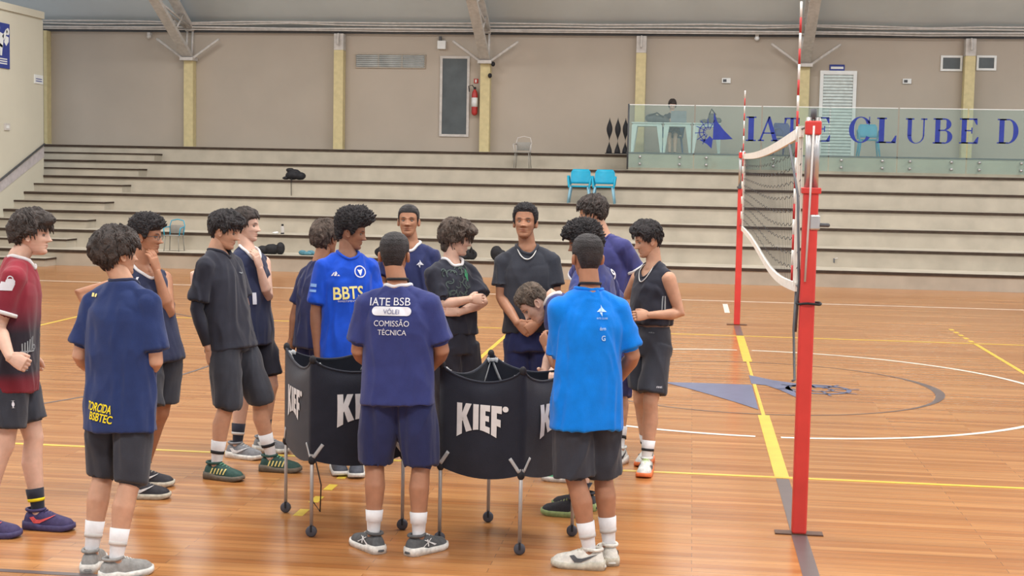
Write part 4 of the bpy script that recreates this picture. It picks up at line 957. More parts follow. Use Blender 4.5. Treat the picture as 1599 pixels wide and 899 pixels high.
    tg = voxel(tg, .0085, 3); wrinkle(tg, .0088*top.get('wr', 1.), seed, 8.5, V((1, 1, .34))); clear(tg, ct, .009, lambda v: (v-N).dot(U) < -.035); tt = bvh(tg)
    # neckline: open the cloth around the neck and bind its edge
    rx, ry, sh_f = .076*k, .070*k, (.020 if not tank else .034)*k; c = N-U*.02
    inside = lambda v: ((v-c).dot(Sr)/rx)**2+(((v-c).dot(Fr)-sh_f)/ry)**2 < 1 and (v-N).dot(U) > -.16
    keep = [i for i, f_ in enumerate(tg.f) if not inside(sum((tg.v[j] for j in f_), V((0, 0, 0)))/len(f_))]
    tg.f = [tg.f[i] for i in keep]; tg.m = [tg.m[i] for i in keep]
    tshirt = build(tg, 'tank_top' if tank else top.get('name', 'tshirt'), tm, root, True); PEOPLE[key]['tree'] = tt; PEOPLE[key]['top'] = tshirt
    pts = []
    for j in range(36):
        a_ = 2*PI*j/36; q_ = c+Sr*math.cos(a_)*rx+Fr*(math.sin(a_)*ry+sh_f)
        h_ = tt.ray_cast(q_+U*.15, -U, .4)[0]
        pts.append(h_ if h_ is not None else q_)
    for _ in range(2): pts = [(pts[i-1]+pts[i]*2+pts[(i+1) % 36])/4 for i in range(36)]
    if top.get('collar'): pts = [p_+U*.004-Fr*.006*max(0, -math.sin(2*PI*j/36)) for j, p_ in enumerate(pts)]
    build(Geo().tube(pts, (.0105 if top.get('collar') else .0075)*k, 8, closed=True), 'collar', top.get('collar') or tm, tshirt, True)
    if top.get('cuff'):
        for e, ax, rr in cuffs:
            x = ax.orthogonal().normalized(); y = ax.cross(x)
            build(Geo().rings([[e+ax*(q)+(x*math.cos(a)+y*math.sin(a))*(rr+b) for a in [2*PI*j/24 for j in range(24)]] for q, b in ((-.016, .001), (-.012, .005), (.004, .005), (.006, -.004))]), 'cuff', top['cuff'], tshirt, True)
    # --- shorts
    bt = bottom; sz = bt.get('z', .5); bg_ = Geo()
    bg_.rings([ring(p[0], p[1]*bt.get('w', 1), p[2]) for p in ((.12, .145, .108), (.04, .160, .118), (-.02, .170, .122), (-.07, .172, .12))])
    for sd in (1, -1):
        Hh, K_, A_, _h = LG[sd]; tot = Hh.z; L2 = Hh.z-K_.z; t = (Hh.z-sz)/max(.05, L2); rr = bt.get('r', 1.)
        if pelz is not None: t = .8
        pts = [Hh, Hh.lerp(K_, min(t, 1)*.5), Hh.lerp(K_, min(t, 1))]; rd = [.098, .103, .106]
        if t > 1: t2 = (K_.z-sz)/(K_.z-A_.z); pts += [K_.lerp(A_, t2*.5), K_.lerp(A_, t2)]; rd = [.098, .1, .088, .084, .08]
        if t <= 1.05: pts[-1] = pts[-1]+(Hh-K_).cross(Fr).normalized()*0
        if pts[-1].z > sz+.02 and t <= 1 and pelz is None: pts[-1].z = sz
        ax_ = (pts[-1]-pts[0]).normalized()
        bg_.tube(pts, [x*k*rr for x in rd], 20, hint=Sr)
    bg_ = voxel(bg_, .0085, 3); wrinkle(bg_, .008, seed+3, 8., V((1, 1, .3))); clear(bg_, lt_, .008)
    sh_o = build(bg_, 'shorts' if sz > .3 else 'trousers', bt['m'], root, True); PEOPLE[key]['btree'] = bvh(bg_); PEOPLE[key]['shorts'] = sh_o
    # --- socks and shoes
    for sd in (1, -1):
        Hh, K_, A_, fh = LG[sd]; bk = -(heading(fh)*.5+Fr*.5)
        if socks:
            q = socks.get('h', .38); pts = [A_-V((0, 0, .045)), K_.lerp(A_, .92), K_.lerp(A_, .8)+bk*.003, K_.lerp(A_, 1-q*.6)+bk*.008, K_.lerp(A_, 1-q)+bk*.013]
            so = build(Geo().tube(pts, [x*k for x in (.033, .0365, .0405, .046, .051)], 18), 'sock', socks['m'], root, True)
            if socks.get('band'):
                c0 = K_.lerp(A_, 1-q*.62)+bk*.008; c1 = K_.lerp(A_, 1-q*.5)+bk*.007; build(Geo().tube([c0, c1], [.0475*k, .0462*k], 18), 'sock_band', socks['band'], so, True)
        if shoes and pelz is None:
            make_shoe(root, V((A_.x, A_.y, 0)), fh, shoes['u'], shoes['s'], k, shoes.get('mark'), shoes.get('acc'))
        elif shoes:
            fd = heading(fh); build(Geo().tube([A_-V((0, 0, .05)), A_+fd*.06-V((0, 0, .06)), A_+fd*.14-V((0, 0, .07))], [.04, .035, .022], 12, round_=True), 'shoe', shoes['u'], root, True)
    PEOPLE[key].update(J=J, LG=LG, H=H, M3=M3, k=k, ts=ts); return root
def chest_decal(key, vf, t, side, front, m, name, up_off=0, X=None, res=.014, rot=0, on='top', lift=.003):
    """t = metres above the hips along the spine, side = metres to the person's right."""
    p = PEOPLE[key]; sgn = 1 if front else -1; N_ = p['F']*sgn; O = p['P']+p['U']*t+p['S']*side
    X_ = (p['S']*-1 if front else p['S']*1)   # reading direction for someone looking at it
    Y_ = p['U']
    if rot: c_, s_ = math.cos(rot), math.sin(rot); X_, Y_ = X_*c_+Y_*s_, Y_*c_-X_*s_
    g = decal(vf, p['tree' if on == 'top' else 'btree'], O+N_*0, X_, Y_, res, lift)
    if g.f: return build(g, name, m, p['top'] if on == 'top' else p['shorts'])
def view_decal(key, vf, px, py, m, name, res=.014, rot=0, on='top', nrm=None, lift=.003):
    """Print laid on the cloth where the sight line through a pixel meets it, facing along the cloth normal there."""
    p = PEOPLE[key]; tr = p['tree' if on == 'top' else 'btree']; h, n, i, d = tr.ray_cast(CAM, ray(px, py).normalized())
    if h is None: print('MISS', key, name); return
    n = V((n.x, n.y, 0)).normalized() if nrm is None else nrm
    # average normal over a small patch to keep the print flat
    acc = V((0, 0, 0))
    for dx in (-8, 0, 8):
        for dy in (-8, 0, 8):
            h2, n2, _, _ = tr.ray_cast(CAM, ray(px+dx, py+dy).normalized())
            if h2 is not None: acc += n2
    n = V((acc.x, acc.y, acc.z*.3)).normalized() if nrm is None else nrm
    X_ = V((0, 0, 1)).cross(n).normalized(); Y_ = n.cross(X_)
    if rot: c_, s_ = math.cos(rot), math.sin(rot); X_, Y_ = X_*c_+Y_*s_, Y_*c_-X_*s_
    g = decal(vf, tr, h, X_, Y_, res, lift)
    if g.f: return build(g, name, m, p['top'] if on == 'top' else p['shorts'])

F_navy = fabric('cloth_navy', (40, 47, 88)); F_navy2 = fabric('cloth_indigo_navy', (50, 58, 112)); F_black = fabric('cloth_black', (44, 46, 57)); F_char = fabric('cloth_charcoal', (54, 57, 66))  # black cloth raised towards grey to stand in for haze
F_dnavy = fabric('cloth_dark_navy', (42, 48, 74)); F_royal = fabric('cloth_royal_blue', (20, 74, 192)); F_sky = fabric('cloth_bright_blue', (0, 122, 222)); F_white = fabric('cloth_white', (222, 222, 224))
F_indigo = fabric('cloth_indigo', (62, 64, 118)); F_tnavy = fabric('cloth_deep_blue', (38, 54, 100))
M_print = mat('print_white', (214, 216, 224), .7, .2); M_pyel = mat('print_yellow', (238, 216, 40), .7, .2); M_ppale = mat('print_pale_yellow', (236, 226, 150), .7, .2)
SH = lambda nm, c: mat('shoe_'+nm, c, .6, .3, var=.1, nscale=40, bump=.2)
def jersey_mat():
    m = fabric('cloth_burgundy_black', (128, 34, 48)).copy(); nt = m.node_tree; b = nt.nodes['Principled BSDF']; L = nt.links.new
    tc = nt.nodes.new('ShaderNodeTexCoord'); sx = nt.nodes.new('ShaderNodeSeparateXYZ'); L(tc.outputs['Object'], sx.inputs[0])
    mr = nt.nodes.new('ShaderNodeMapRange'); mr.inputs[1].default_value = .80; mr.inputs[2].default_value = 1.55; L(sx.outputs[2], mr.inputs[0])
    r = nt.nodes.new('ShaderNodeValToRGB'); e = r.color_ramp.elements; e[0].position = 0; e[0].color = lin((128, 40, 52)); e[1].position = 1; e[1].color = lin((150, 48, 62))
    for pos, c in ((.10, (110, 36, 48)), (.17, (46, 42, 52)), (.46, (46, 42, 52)), (.66, (120, 38, 52))): x = e.new(pos); x.color = lin(c)
    L(mr.outputs[0], r.inputs[0]); L(r.outputs[0], b.inputs['Base Color']); return m
F_jersey = jersey_mat()
SHORT = dict(style='fade', top=.012, side=.004, fade=1)
R_L = dict
person('red', 'boy in burgundy and black jersey at the far left, seen in profile', 273, 1.02, (50, 366), 82, (30, 396), 78, 20,
    dict(R=dict(e=(-8, 528, '-'), w=(16, 558, '-'), curl=1.3, hd=(1, -.3, 0), bulk=1.0), L=dict(e=(28, 520, '+'), w=(50, 556, '+'), curl=1.)),
    ((-28, 838, 85), (60, 825, 98)), 'fair', dict(style='wave', c='dark', top=.034, side=.026, fringe=.022, front=.045, side_low=.002, backv=.012, seed=2, tufts=(260, .05, .0055)),
    top=dict(kind='tee', m=F_jersey, hem=.80, sleeve=.72, collar=F_white, cuff=F_white, loose=1.02), bottom=dict(m=F_char, z=.61), socks=dict(m=F_black, h=.34, band=M_pyel), shoes=dict(u=SH('purple', (66, 58, 98)), s=SH('purple_sole', (72, 66, 104)), mark=('check', SH('coral', (224, 92, 92)))))
person('torcida', 'boy with wavy hair, back turned, navy shirt with yellow print at its hem', 302, .985, (184, 396), 48, (191, 434), 18, 188,
    dict(R=dict(e=(243, 566, .0), w=(222, 585, '+'), curl=.6), L=dict(e=(124, 556, .0), w=(150, 585, '+'), curl=.6)),
    ((180, 903, 45), (142, 889, -5)), 'tan', dict(style='wave', c='dark', top=.036, side=.030, front=.05, side_low=.0, backv=.018, nape=-.075, seed=5, tufts=(320, .045, .0075)),
    top=dict(kind='tee', m=F_tnavy, hem=.73, sleeve=.78, collar=F_dnavy, loose=1.06), bottom=dict(m=F_char, z=.47), socks=dict(m=F_white, h=.42, band=M_grey), shoes=dict(u=SH('grey', (140, 140, 138)), s=SH('white_sole', (214, 212, 206))))
person('glasses', 'boy in glasses and navy tank with white tee collar, hand raised to his mouth', 242, .985, (229, 368), 96, (219, 411), 128, 246,
    dict(R=dict(e=(106, 463, '+'), w=(166, 494, -.02), curl=.8), L=dict(e=(264, 488, -.17), w=(245, 424, -.04), hd=(-.2, 1, -.1), curl=.3, pn=(-.9, -.1, .5), th=(-.8, 0, .5))),
    ((214, 777, 88), (222, 758, 88)), 'brown', dict(style='curl', c='black', top=.036, side=.022, fringe=.012, front=.052, seed=3, sc=9, tufts=(60, .04, .008)),
    top=dict(kind='tank', m=F_dnavy, hem=.83, collar=F_white), bottom=dict(m=F_char, z=.57), socks=dict(m=F_black, h=.2), shoes=dict(u=SH('black', (50, 50, 56)), s=SH('cream_sole', (190, 184, 168)), mark=('check', SH('silver', (214, 214, 214)))), hp=4)
person('blackshirt', 'tall boy with undercut in plain black tee and long black shorts, profile to the right', 229, 1.0, (351, 361), 93, (338, 385), 112, 360,
    dict(R=dict(e=(304, 497, '-'), w=(326, 545, '+'), curl=.5, arm_sleeve=1), L=dict(e=(385, 490, '+'), w=(365, 530, '+'))),
    ((337, 747, 112), (424, 735, 98)), 'tan', dict(style='wave', c='black', top=.034, side=.012, fringe=.022, front=.042, backv=.01, seed=7, tufts=(260, .05, .0055), fade=1), hp=12,
    top=dict(kind='tee', m=F_black, hem=.86, sleeve=.8, collar=F_black, loose=1.08), bottom=dict(m=F_char, z=.48, r=1.12), socks=dict(m=F_white, h=.42, band=M_black), shoes=dict(u=SH('dark_teal', (48, 78, 72)), s=SH('gum', (104, 96, 84)), mark=('stripes', SH('mint', (222, 206, 130))), acc=SH('lace_mint', (120, 190, 160))))
person('behind', 'player in navy tank, hand at his lips, behind the boy in black tee', 213, .985, (384, 352), 96, (385, 383), 125, 393,
    dict(R=dict(e=(274, 440, '+'), w=(318, 470, -.02), curl=.8), L=dict(e=(420, 474, -.20), w=(403, 408, -.05), hd=(-.25, 1, -.1), curl=.3, pn=(-.9, -.1, .5), th=(-.8, 0, .5))),
    ((370, 714, 112), (412, 704, 105)), 'fair', dict(style='wave', c='dark', top=.024, side=.010, seed=9, front=.06, fade=1, tufts=(60, .035, .006)),
    top=dict(kind='tank', m=F_dnavy, hem=.80, collar=F_white), bottom=dict(m=F_black, z=.57), socks=dict(m=F_black, h=.4, band=M_grey), shoes=dict(u=SH('mid_grey', (128, 130, 134)), s=SH('white_sole', (214, 212, 206)), mark=('check', SH('silver', (214, 214, 214)))))
person('away', 'boy in plain navy tee with grey-brown hair, mostly hidden behind the royal blue jersey', 215, .95, (509, 372), 30, (500, 404), 50, 492,
    dict(R=dict(e=(525, 490, '-'), w=(525, 530, '-')), L=dict(e=(459, 497, .0), w=(456, 528, .0), curl=.6)),
    ((498, 706, 40), (478, 702, 30)), 'brown', dict(style='wave', c='brown', top=.03, side=.024, seed=4, front=.055, nape=-.07, backv=.012, tufts=(300, .045, .006)),
    top=dict(kind='tee', m=F_navy, hem=.80, sleeve=.75), bottom=dict(m=F_navy, z=.5), socks=dict(m=F_white), shoes=dict(u=SH('black', (50, 50, 56)), s=SH('white_sole', (214, 212, 206))))
person('bbts', 'boy with tall curly hair in royal blue jersey with large pale yellow letters', 226, 1.0, (549, 362), 92, (542, 388), 155, 540,
    dict(R=dict(e=(490, 503, .0), w=(497, 560, '-')), L=dict(e=(590, 480, .0), w=(580, 530, '-'))),
    ((527, 735, 165), (557, 738, 175)), 'dark', dict(style='curl', c='black', top=.062, side=.022, seed=6, front=.058, fringe=.03, sc=15, fade=1, tufts=(220, .034, .011)), hp=10,
    top=dict(kind='tee', m=F_royal, hem=.80, sleeve=.8, collar=F_royal), bottom=dict(m=F_dnavy, z=.5), socks=dict(m=F_black, h=.25), shoes=dict(u=SH('slate', (76, 80, 90)), s=SH('white_sole', (214, 212, 206))))
person('coach', 'coach in navy staff shirt seen from behind, between the two ball carts', 284.5, .975, (616, 398), 4, (621, 441), 2, 622,
    dict(R=dict(e=(690, 548, .02), w=(672, 575, '+'), bulk=1.12), L=dict(e=(560, 548, .02), w=(580, 572, '+'), bulk=1.12)),
    ((653, 864, 42), (583, 860, -36)), 'brown', dict(SHORT, c='black', top=.014, side=.006, seed=8, nape=-.072),
    top=dict(kind='tee', m=F_navy2, hem=.82, sleeve=.80, collar=F_white, loose=1.05, sr=1.08, wr=.65), bottom=dict(m=F_navy, z=.475, r=1.14), socks=dict(m=F_white, h=.36), shoes=dict(u=SH('dark_grey', (86, 88, 90)), s=SH('white_sole', (214, 212, 206)), mark=('cross', SH('silver', (214, 214, 214)))), wid=1.06)
person('serious', 'tall player facing the camera in navy jersey with white collar, behind the coach in navy', 205, 1.01, (638, 345), 182, (641, 374), 178, 642,
    dict(R=dict(e=(596, 440, .0), w=(612, 482, '-')), L=dict(e=(686, 445, .0), w=(672, 488, '-'))),
    ((630, 692, 185), (660, 692, 175)), 'brown', dict(SHORT, c='black', seed=10, front=.062, top=.013, side=.007), hp=-6,
    top=dict(kind='tee', m=F_navy, hem=.80, collar=F_white), bottom=dict(m=F_navy, z=.5), socks=dict(m=F_white), shoes=dict(u=SH('white', (214, 214, 210)), s=SH('white_sole', (214, 212, 206))))
person('crossed', 'boy with shaggy brown hair, arms crossed over a black and green patterned tee', 222, .975, (713, 372), 88, (704, 400), 140, 709,
    dict(R=dict(e=(691, 476, -.03), w=(734, 467, -.07), curl=.5, hd=(.7, -.1, .7), pn=(0, -.2, 1)), L=dict(e=(754, 472, -.13), w=(716, 488, -.14), curl=.5, hd=(-.8, .25, .2), pn=(0, -.2, 1))),
    ((700, 722, 150), (724, 722, 140)), 'fair', dict(style='wave', c='brown', top=.030, side=.026, seed=12, front=.03, fringe=.024, side_low=-.02, nape=-.105, backv=.014, long=1, tufts=(420, .06, .0055)), hp=8,
    top=dict(kind='tee', m=F_black, hem=.95, sleeve=.78, collar=F_white), bottom=dict(m=F_black, z=.25, r=1.2), socks=dict(m=F_white), shoes=dict(u=SH('black', (50, 50, 56)), s=SH('white_sole', (214, 212, 206))))
person('chain', 'young man in tight black tee with a silver chain, hands clasped in front', 222, 1.02, (820, 347), 188, (823, 378), 181, 826,
    dict(R=dict(e=(783, 464, -.02), w=(808, 504, -.18), curl=.7, hd=(.8, -.5, 0), pn=(0, 0, 1), th=(0, 1, 0)), L=dict(e=(868, 464, -.02), w=(840, 504, -.18), curl=.7, hd=(-.8, -.5, 0), pn=(0, 0, 1), th=(0, 1, 0))),
    ((812, 727, 190), (842, 727, 172)), 'brown', dict(style='curl', c='black', top=.024, side=.012, seed=13, front=.074, sc=20, fade=1, tufts=(160, .02, .006)), hp=-8,
    top=dict(kind='tee', m=F_char, hem=.98, sleeve=.66, collar=F_char, loose=.94, wr=.7), bottom=dict(m=F_navy, z=.3, r=.9, w=.93), socks=dict(m=F_white), shoes=dict(u=SH('white', (214, 214, 210)), s=SH('white_sole', (214, 212, 206))), wid=1.0)
person('afro', 'player with big black afro and navy numbered shirt, right behind the bright blue coach', 229, 1.0, (910, 378), -75, (926, 406), -58, 930,
    dict(R=dict(e=(962, 480, '+'), w=(950, 520, '-')), L=dict(e=(898, 478, '-'), w=(880, 520, '-'))),
    ((945, 735, -60), (893, 752, -75)), 'dark', dict(style='curl', c='black', top=.050, side=.052, seed=14, front=.04, side_low=-.05, nape=-.075, sc=12, fringe=.0, backv=.0, tufts=(260, .034, .011)), hp=14,
    top=dict(kind='tee', m=F_navy2, hem=.80, collar=F_white), bottom=dict(m=F_navy, z=.5), socks=dict(m=F_white), shoes=dict(u=SH('green', (90, 170, 130)), s=SH('white_sole', (214, 212, 206))))
person('tall', 'tallest player, shaggy dark hair, indigo shirt, between afro and tank top', 208, 1.07, (925, 333), -72, (940, 364), -140, 962,
    dict(R=dict(e=(900, 440, '+'), w=(905, 490, '-')), L=dict(e=(994, 430, .03), w=(980, 480, '-'))),
    ((945, 708, -140), (966, 723, -150)), 'tan', dict(style='wave', c='dark', top=.026, side=.022, seed=15, front=.05, side_low=.0, tufts=(260, .045, .0065)), hp=10,
    top=dict(kind='tee', m=F_indigo, hem=.82, sleeve=.8, cuff=F_white), bottom=dict(m=F_indigo, z=.47), socks=dict(m=F_white, h=.36, band=M_black), shoes=dict(u=SH('offwhite', (206, 208, 204)), s=SH('white_sole', (214, 212, 206)), mark=('check', SH('black', (50, 50, 56)))))
person('bent', 'boy with short brown hair bending forward over the right cart', 250, .98, (834, 473), -92, (862, 461), -85, 918,
    dict(R=dict(e=(860, 555, '+'), w=(850, 580, '-')), L=dict(e=(885, 540, '-'), w=(872, 570, '-'))),
    ((912, 795, -70), (897, 806, -75)), 'fair', dict(style='wave', c='lbrown', top=.018, side=.008, seed=16, front=.06, fade=1, tufts=(60, .025, .005)), hp=48,
    top=dict(kind='tee', m=F_navy2, hem=.80, collar=F_white), bottom=dict(m=F_dnavy, z=.5), socks=dict(m=F_black, h=.2), shoes=dict(u=SH('black', (50, 50, 56)), s=SH('lime_sole', (150, 168, 112))), dpel=-.0)
person('bluecoach', 'coach in bright blue tee and black shorts, back turned, right of the carts', 293, .975, (917, 402), -12, (921, 446), -12, 916,
    dict(R=dict(e=(988, 556, .02), w=(968, 590, '+'), bulk=1.08), L=dict(e=(876, 572, .06), w=(857, 545, '+'), hd=(-.4, .8, .3), curl=.9, pn=(.8, 0, .5), bulk=1.1)),
    ((951, 878, -8), (921, 887, -78)), 'brown', dict(SHORT, c='black', top=.015, side=.007, seed=17, nape=-.062),
    top=dict(kind='tee', m=F_sky, hem=.745, sleeve=.80, collar=F_sky, loose=1.04), bottom=dict(m=F_char, z=.49, r=1.08), socks=dict(m=F_white, h=.42, band=M_grey), shoes=dict(u=SH('cream', (216, 214, 206)), s=SH('cream_sole', (196, 192, 182)), mark=('check', SH('charcoal', (84, 86, 90)))))
person('tank', 'slim boy in black tank top, head bowed, rightmost of the group', 218, .965, (1012, 375), -98, (1021, 407), -128, 1016,
    dict(R=dict(e=(978, 468, '+'), w=(1000, 492, '-'), curl=.7), L=dict(e=(1062, 490, .0), w=(1012, 492, '-'), curl=.7, pn=(-.3, -.3, .9))),
    ((1010, 722, -160), (1009, 738, -168)), 'tan', dict(style='wave', c='black', top=.034, side=.012, seed=18, front=.055, fringe=.016, fade=1, tufts=(240, .04, .006), moust=.5), hp=14,
    top=dict(kind='tank', m=F_black, hem=1.03), bottom=dict(m=F_char, z=.56), socks=dict(m=F_white, h=.36, band=M_black), shoes=dict(u=SH('offwhite', (206, 208, 204)), s=SH('orange_sole', (226, 120, 70)), mark=('check', SH('charcoal', (84, 86, 90))), acc=SH('lime', (190, 220, 130))))
# glasses
p = PEOPLE['glasses']; H = p['H']; e = empty('eyeglasses', H @ V((0, .09, 0)), 'thin rimmed glasses worn by the boy with his hand at his mouth', 'glasses')
for sx in (-1, 1):
    build(Geo().tube([H @ V((sx*.032+.021*math.cos(t), .094, -.002+.016*math.sin(t))) for t in [2*PI*j/20 for j in range(20)]], .0018, 6, closed=True), 'rim', M_dgrey, e, True)
    build(Geo().tube([H @ V((sx*.053, .093, .004)), H @ V((sx*.073, .06, .004)), H @ V((sx*.078, -.008, .0))], .0018, 6), 'temple', M_dgrey, e, True)
build(Geo().tube([H @ V((-.011, .095, 0)), H @ V((0, .1, .004)), H @ V((.011, .095, 0))], .0018, 6), 'bridge', M_dgrey, e, True)
# chains and lanyards hang on their wearers
def neck_loop(key, name, m, r, drop, wide, label, cat, back_up=.01, flat=1.):
    p = PEOPLE[key]; k = p['k']; c = p['P']+p['U']*.55*p['ts']; pts = []
    for j in range(40):
        a = 2*PI*j/40; fz = max(0, math.sin(a)); q = c+p['S']*math.cos(a)*(wide+.0*fz)*k+p['F']*math.sin(a)*.07*k-p['U']*drop*fz**1.3+p['U']*back_up
        hit_ = p['tree'].ray_cast(q+p['F']*.3, -p['F'], .42) if math.sin(a) > .15 else (None,)
        if hit_[0] is not None: q = hit_[0]+p['F']*r*1.2
        pts.append(q)
    for _ in range(2): pts = [(pts[i-1]+pts[i]*2+pts[(i+1) % 40])/4+p['F']*.0006*max(0, math.sin(2*PI*i/40)) for i in range(40)]
    e = tag(build(Geo().tube(pts, r, 8, closed=True, flat=flat), name, m, None, True), label, cat); return e
neck_loop('chain', 'necklace', mat('silver_chain', (206, 206, 204), .4, .5, metal=.3), .0048, .105, .07, 'thick silver chain hanging on the tight black tee', 'necklace')
neck_loop('tank', 'necklace', mat('silver_chain', (206, 206, 204)), .004, .14, .07, 'thin pale chain hanging on the black tank top', 'necklace')
neck_loop('coach', 'lanyard', M_black, .0075, .2, .058, 'black lanyard around the neck of the coach in navy', 'lanyard', .045)
neck_loop('bluecoach', 'lanyard', M_black, .0075, .2, .058, 'black lanyard around the neck of the coach in bright blue', 'lanyard', .04)

# ------------------------------------------------------------------ prints on the clothing
def fit(vf, w_, h_=None):
    vs_, fs = vf; xs = [v[0] for v in vs_]; ys = [v[1] for v in vs_]; a = w_/(max(xs)-min(xs)); b = h_/(max(ys)-min(ys)) if h_ else a; cx, cy = (max(xs)+min(xs))/2, (max(ys)+min(ys))/2
    return [((x-cx)*a, (y-cy)*b) for x, y in vs_], fs
def T(txt, w_, h_=None, bold=0.): return fit(text_polys(txt, 1, bold), w_, h_)
def pill(w_, h_, n=10):
    r = h_/2; c = w_/2-r; return polys([(c+r*math.cos(t), r*math.sin(t)) for t in [-PI/2+PI*i/n for i in range(n+1)]]+[(-c+r*math.cos(t), r*math.sin(t)) for t in [PI/2+PI*i/n for i in range(n+1)]])
def ringp(r0, r1, n=20, a0=0, a1=2*PI): return polys(*[[(r*math.cos(t), r*math.sin(t)) for r, t in ((r0, a), (r1, a), (r1, b), (r0, b))] for a, b in [(a0+(a1-a0)*i/n, a0+(a1-a0)*(i+1)/n) for i in range(n)]])
def merge(*l):
    vs_, fs = [], []
    for (v, f), dx, dy in l: k = len(vs_); vs_ += [(x+dx, y+dy) for x, y in v]; fs += [tuple(i+k for i in q_) for q_ in f]
    return vs_, fs
SAIL = polys([(0, .5), (.0, -.12), (.5, -.12), (.3, .05), (.12, .25)], [(-.03, .25), (-.03, -.1), (-.45, -.12), (-.3, .0)], [(-.2, -.16), (.05, -.16), (.02, -.5), (-.1, -.3)])
SWOOSH = ([(-.5, .06), (-.28, -.16), (-.05, -.14), (.5, .22), (-.0, .0), (-.2, -.01), (-.36, .1)], [(0, 1, 6), (1, 5, 6), (1, 2, 5), (2, 4, 5), (2, 3, 4)])
nb = -PEOPLE['coach']['F']
view_decal('coach', T('IATE', .112, .042, .006), 594, 471, M_print, 'print', nrm=nb); view_decal('coach', T('BSB', .088, .042, -.004), 628, 471, M_print, 'print', nrm=nb)
view_decal('coach', pill(.215, .048), 611, 486, M_print, 'print', nrm=nb)
view_decal('coach', T('VÔLEI', .085, .030, .0), 611, 486, mat('print_grey', (96, 100, 140), .7), 'print', nrm=nb, lift=.0045)
view_decal('coach', T('COMISSÃO', .19, .038), 611, 504, M_print, 'print', nrm=nb); view_decal('coach', T('TÉCNICA', .155, .036), 612, 518, M_print, 'print', nrm=nb)
p = PEOPLE['bbts']; nf = (p['F']+VR*-.0).normalized()
view_decal('bbts', T('BBTS', .205, .088, .018), 545, 457, M_ppale, 'print', nrm=nf, rot=.04)
view_decal('bbts', T('INVESTIMENTOS', .15, .012), 545, 470, M_print, 'print', nrm=nf, res=.02)
view_decal('bbts', merge((ringp(.034, .042), 0, 0), (polys([(-.02, .015), (.0, -.03), (.02, .02), (.0, .01)]), 0, 0)), 562, 424, M_print, 'crest', nrm=nf)
view_decal('bbts', polys([(-.03, -.012), (-.018, -.012), (-.004, .012), (-.012, .012)], [(-.01, -.012), (.005, -.012), (.012, .006), (.002, .02)], [(.01, -.012), (.03, -.012), (.02, 0)]), 524, 428, M_print, 'crest')
view_decal('bbts', merge((polys(R_(-.03, -.01, .03, .012)), 0, .02), (polys(R_(-.03, -.01, .03, .006)), 0, -.015)), 489, 450, mat('print_light_blue', (130, 170, 226), .7), 'sleeve_patch')
p = PEOPLE['torcida']; nt_ = (-p['F']-p['S']*.55).normalized()
view_decal('torcida', T('TORCIDA', .140, .044, .02), 155, 636, M_pyel, 'print', nrm=nt_, rot=-.1); view_decal('torcida', T('BSBTEC', .122, .042, .02), 157, 652, M_pyel, 'print', nrm=nt_, rot=-.12)
view_decal('torcida', merge((polys(R_(-.02, -.008, -.004, .012)), 0, 0), (ringp(.002, .01, 10), .012, 0)), 149, 461, M_ppale, 'crest')
M_pgrey = mat('print_mid_grey', (140, 146, 150), .7)
view_decal('red', merge((pill(.05, .03), .02, .02), (polys([(-.05, -.03), (.03, -.03), (.045, .01), (-.03, .02)]), 0, 0), (ringp(.012, .018, 12), .02, .035)), 10, 445, M_print, 'sleeve_badge')
view_decal('red', merge(*[(polys([(-.004, -.035), (.004, -.035), (.007, .035), (.0, .035)]), x, .02*math.sin(x*30)) for x in (-.04, -.025, -.01, .005, .02, .035)], (polys(R_(-.05, -.004, .05, .004)), 0, -.03), (ringp(.01, .016, 12), .05, -.01)), 44, 540, M_pgrey, 'rib_cage_print')
view_decal('red', T('VOLEI', .04, .008), 37, 578, M_pgrey, 'print', res=.02); view_decal('red', pill(.016, .04), 20, 631, M_print, 'print', on='b')
view_decal('glasses', merge((polys([(-.03, -.02), (-.015, -.02), (-.005, .03), (-.015, .03)], [(.0, -.02), (.01, -.02), (.03, .03), (.015, .03)], [(.005, .0), (.03, -.02), (.02, -.02)]), 0, 0), (polys(R_(-.02, -.005, .03, .005)), 0, -.04)), 209, 440, M_print, 'print')
view_decal('glasses', T('1', .03, .08, .03), 238, 487, M_print, 'number')
view_decal('blackshirt', fit(SWOOSH, .045), 377, 425, M_pgrey, 'print'); view_decal('blackshirt', polys(R_(-.012, -.04, .012, .04)), 329, 593, M_pgrey, 'print', on='b')
view_decal('behind', T('1', .03, .085, .03), 397, 466, M_print, 'number')
view_decal('serious', fit(SAIL, .055, .06), 656, 412, M_print, 'crest')
Mg_ = mat('print_leaf_green', (58, 130, 92), .7); Mg2 = mat('print_dim_green', (74, 88, 84), .7)
view_decal('crossed', polys([(0, .05), (.018, .01), (.008, -.045), (-.014, .0)]), 727, 430, Mg_, 'leaf_print')
rnd = random.Random(3)
view_decal('crossed', merge(*[(ringp(r, r+.006, 12, a, a+3.5), x, y) for x, y, r, a in [(rnd.uniform(-.1, .1), rnd.uniform(-.1, .1), rnd.uniform(.008, .03), rnd.uniform(0, 6)) for _ in range(26)]]), 715, 440, Mg2, 'swirl_print')
view_decal('afro', merge((T('9', .04, .075, .02), 0, 0), (polys(R_(-.03, -.008, .03, .008)), -.02, .07)), 958, 428, M_print, 'number')
nb = -PEOPLE['bluecoach']['F']; M_bsoft = mat('print_pale_blue', (176, 210, 240), .7)
view_decal('bluecoach', fit(SAIL, .055, .062), 939, 485, M_bsoft, 'crest', nrm=nb); view_decal('bluecoach', T('IATE CLUBE', .062, .009), 940, 497, M_bsoft, 'print', nrm=nb, res=.02)
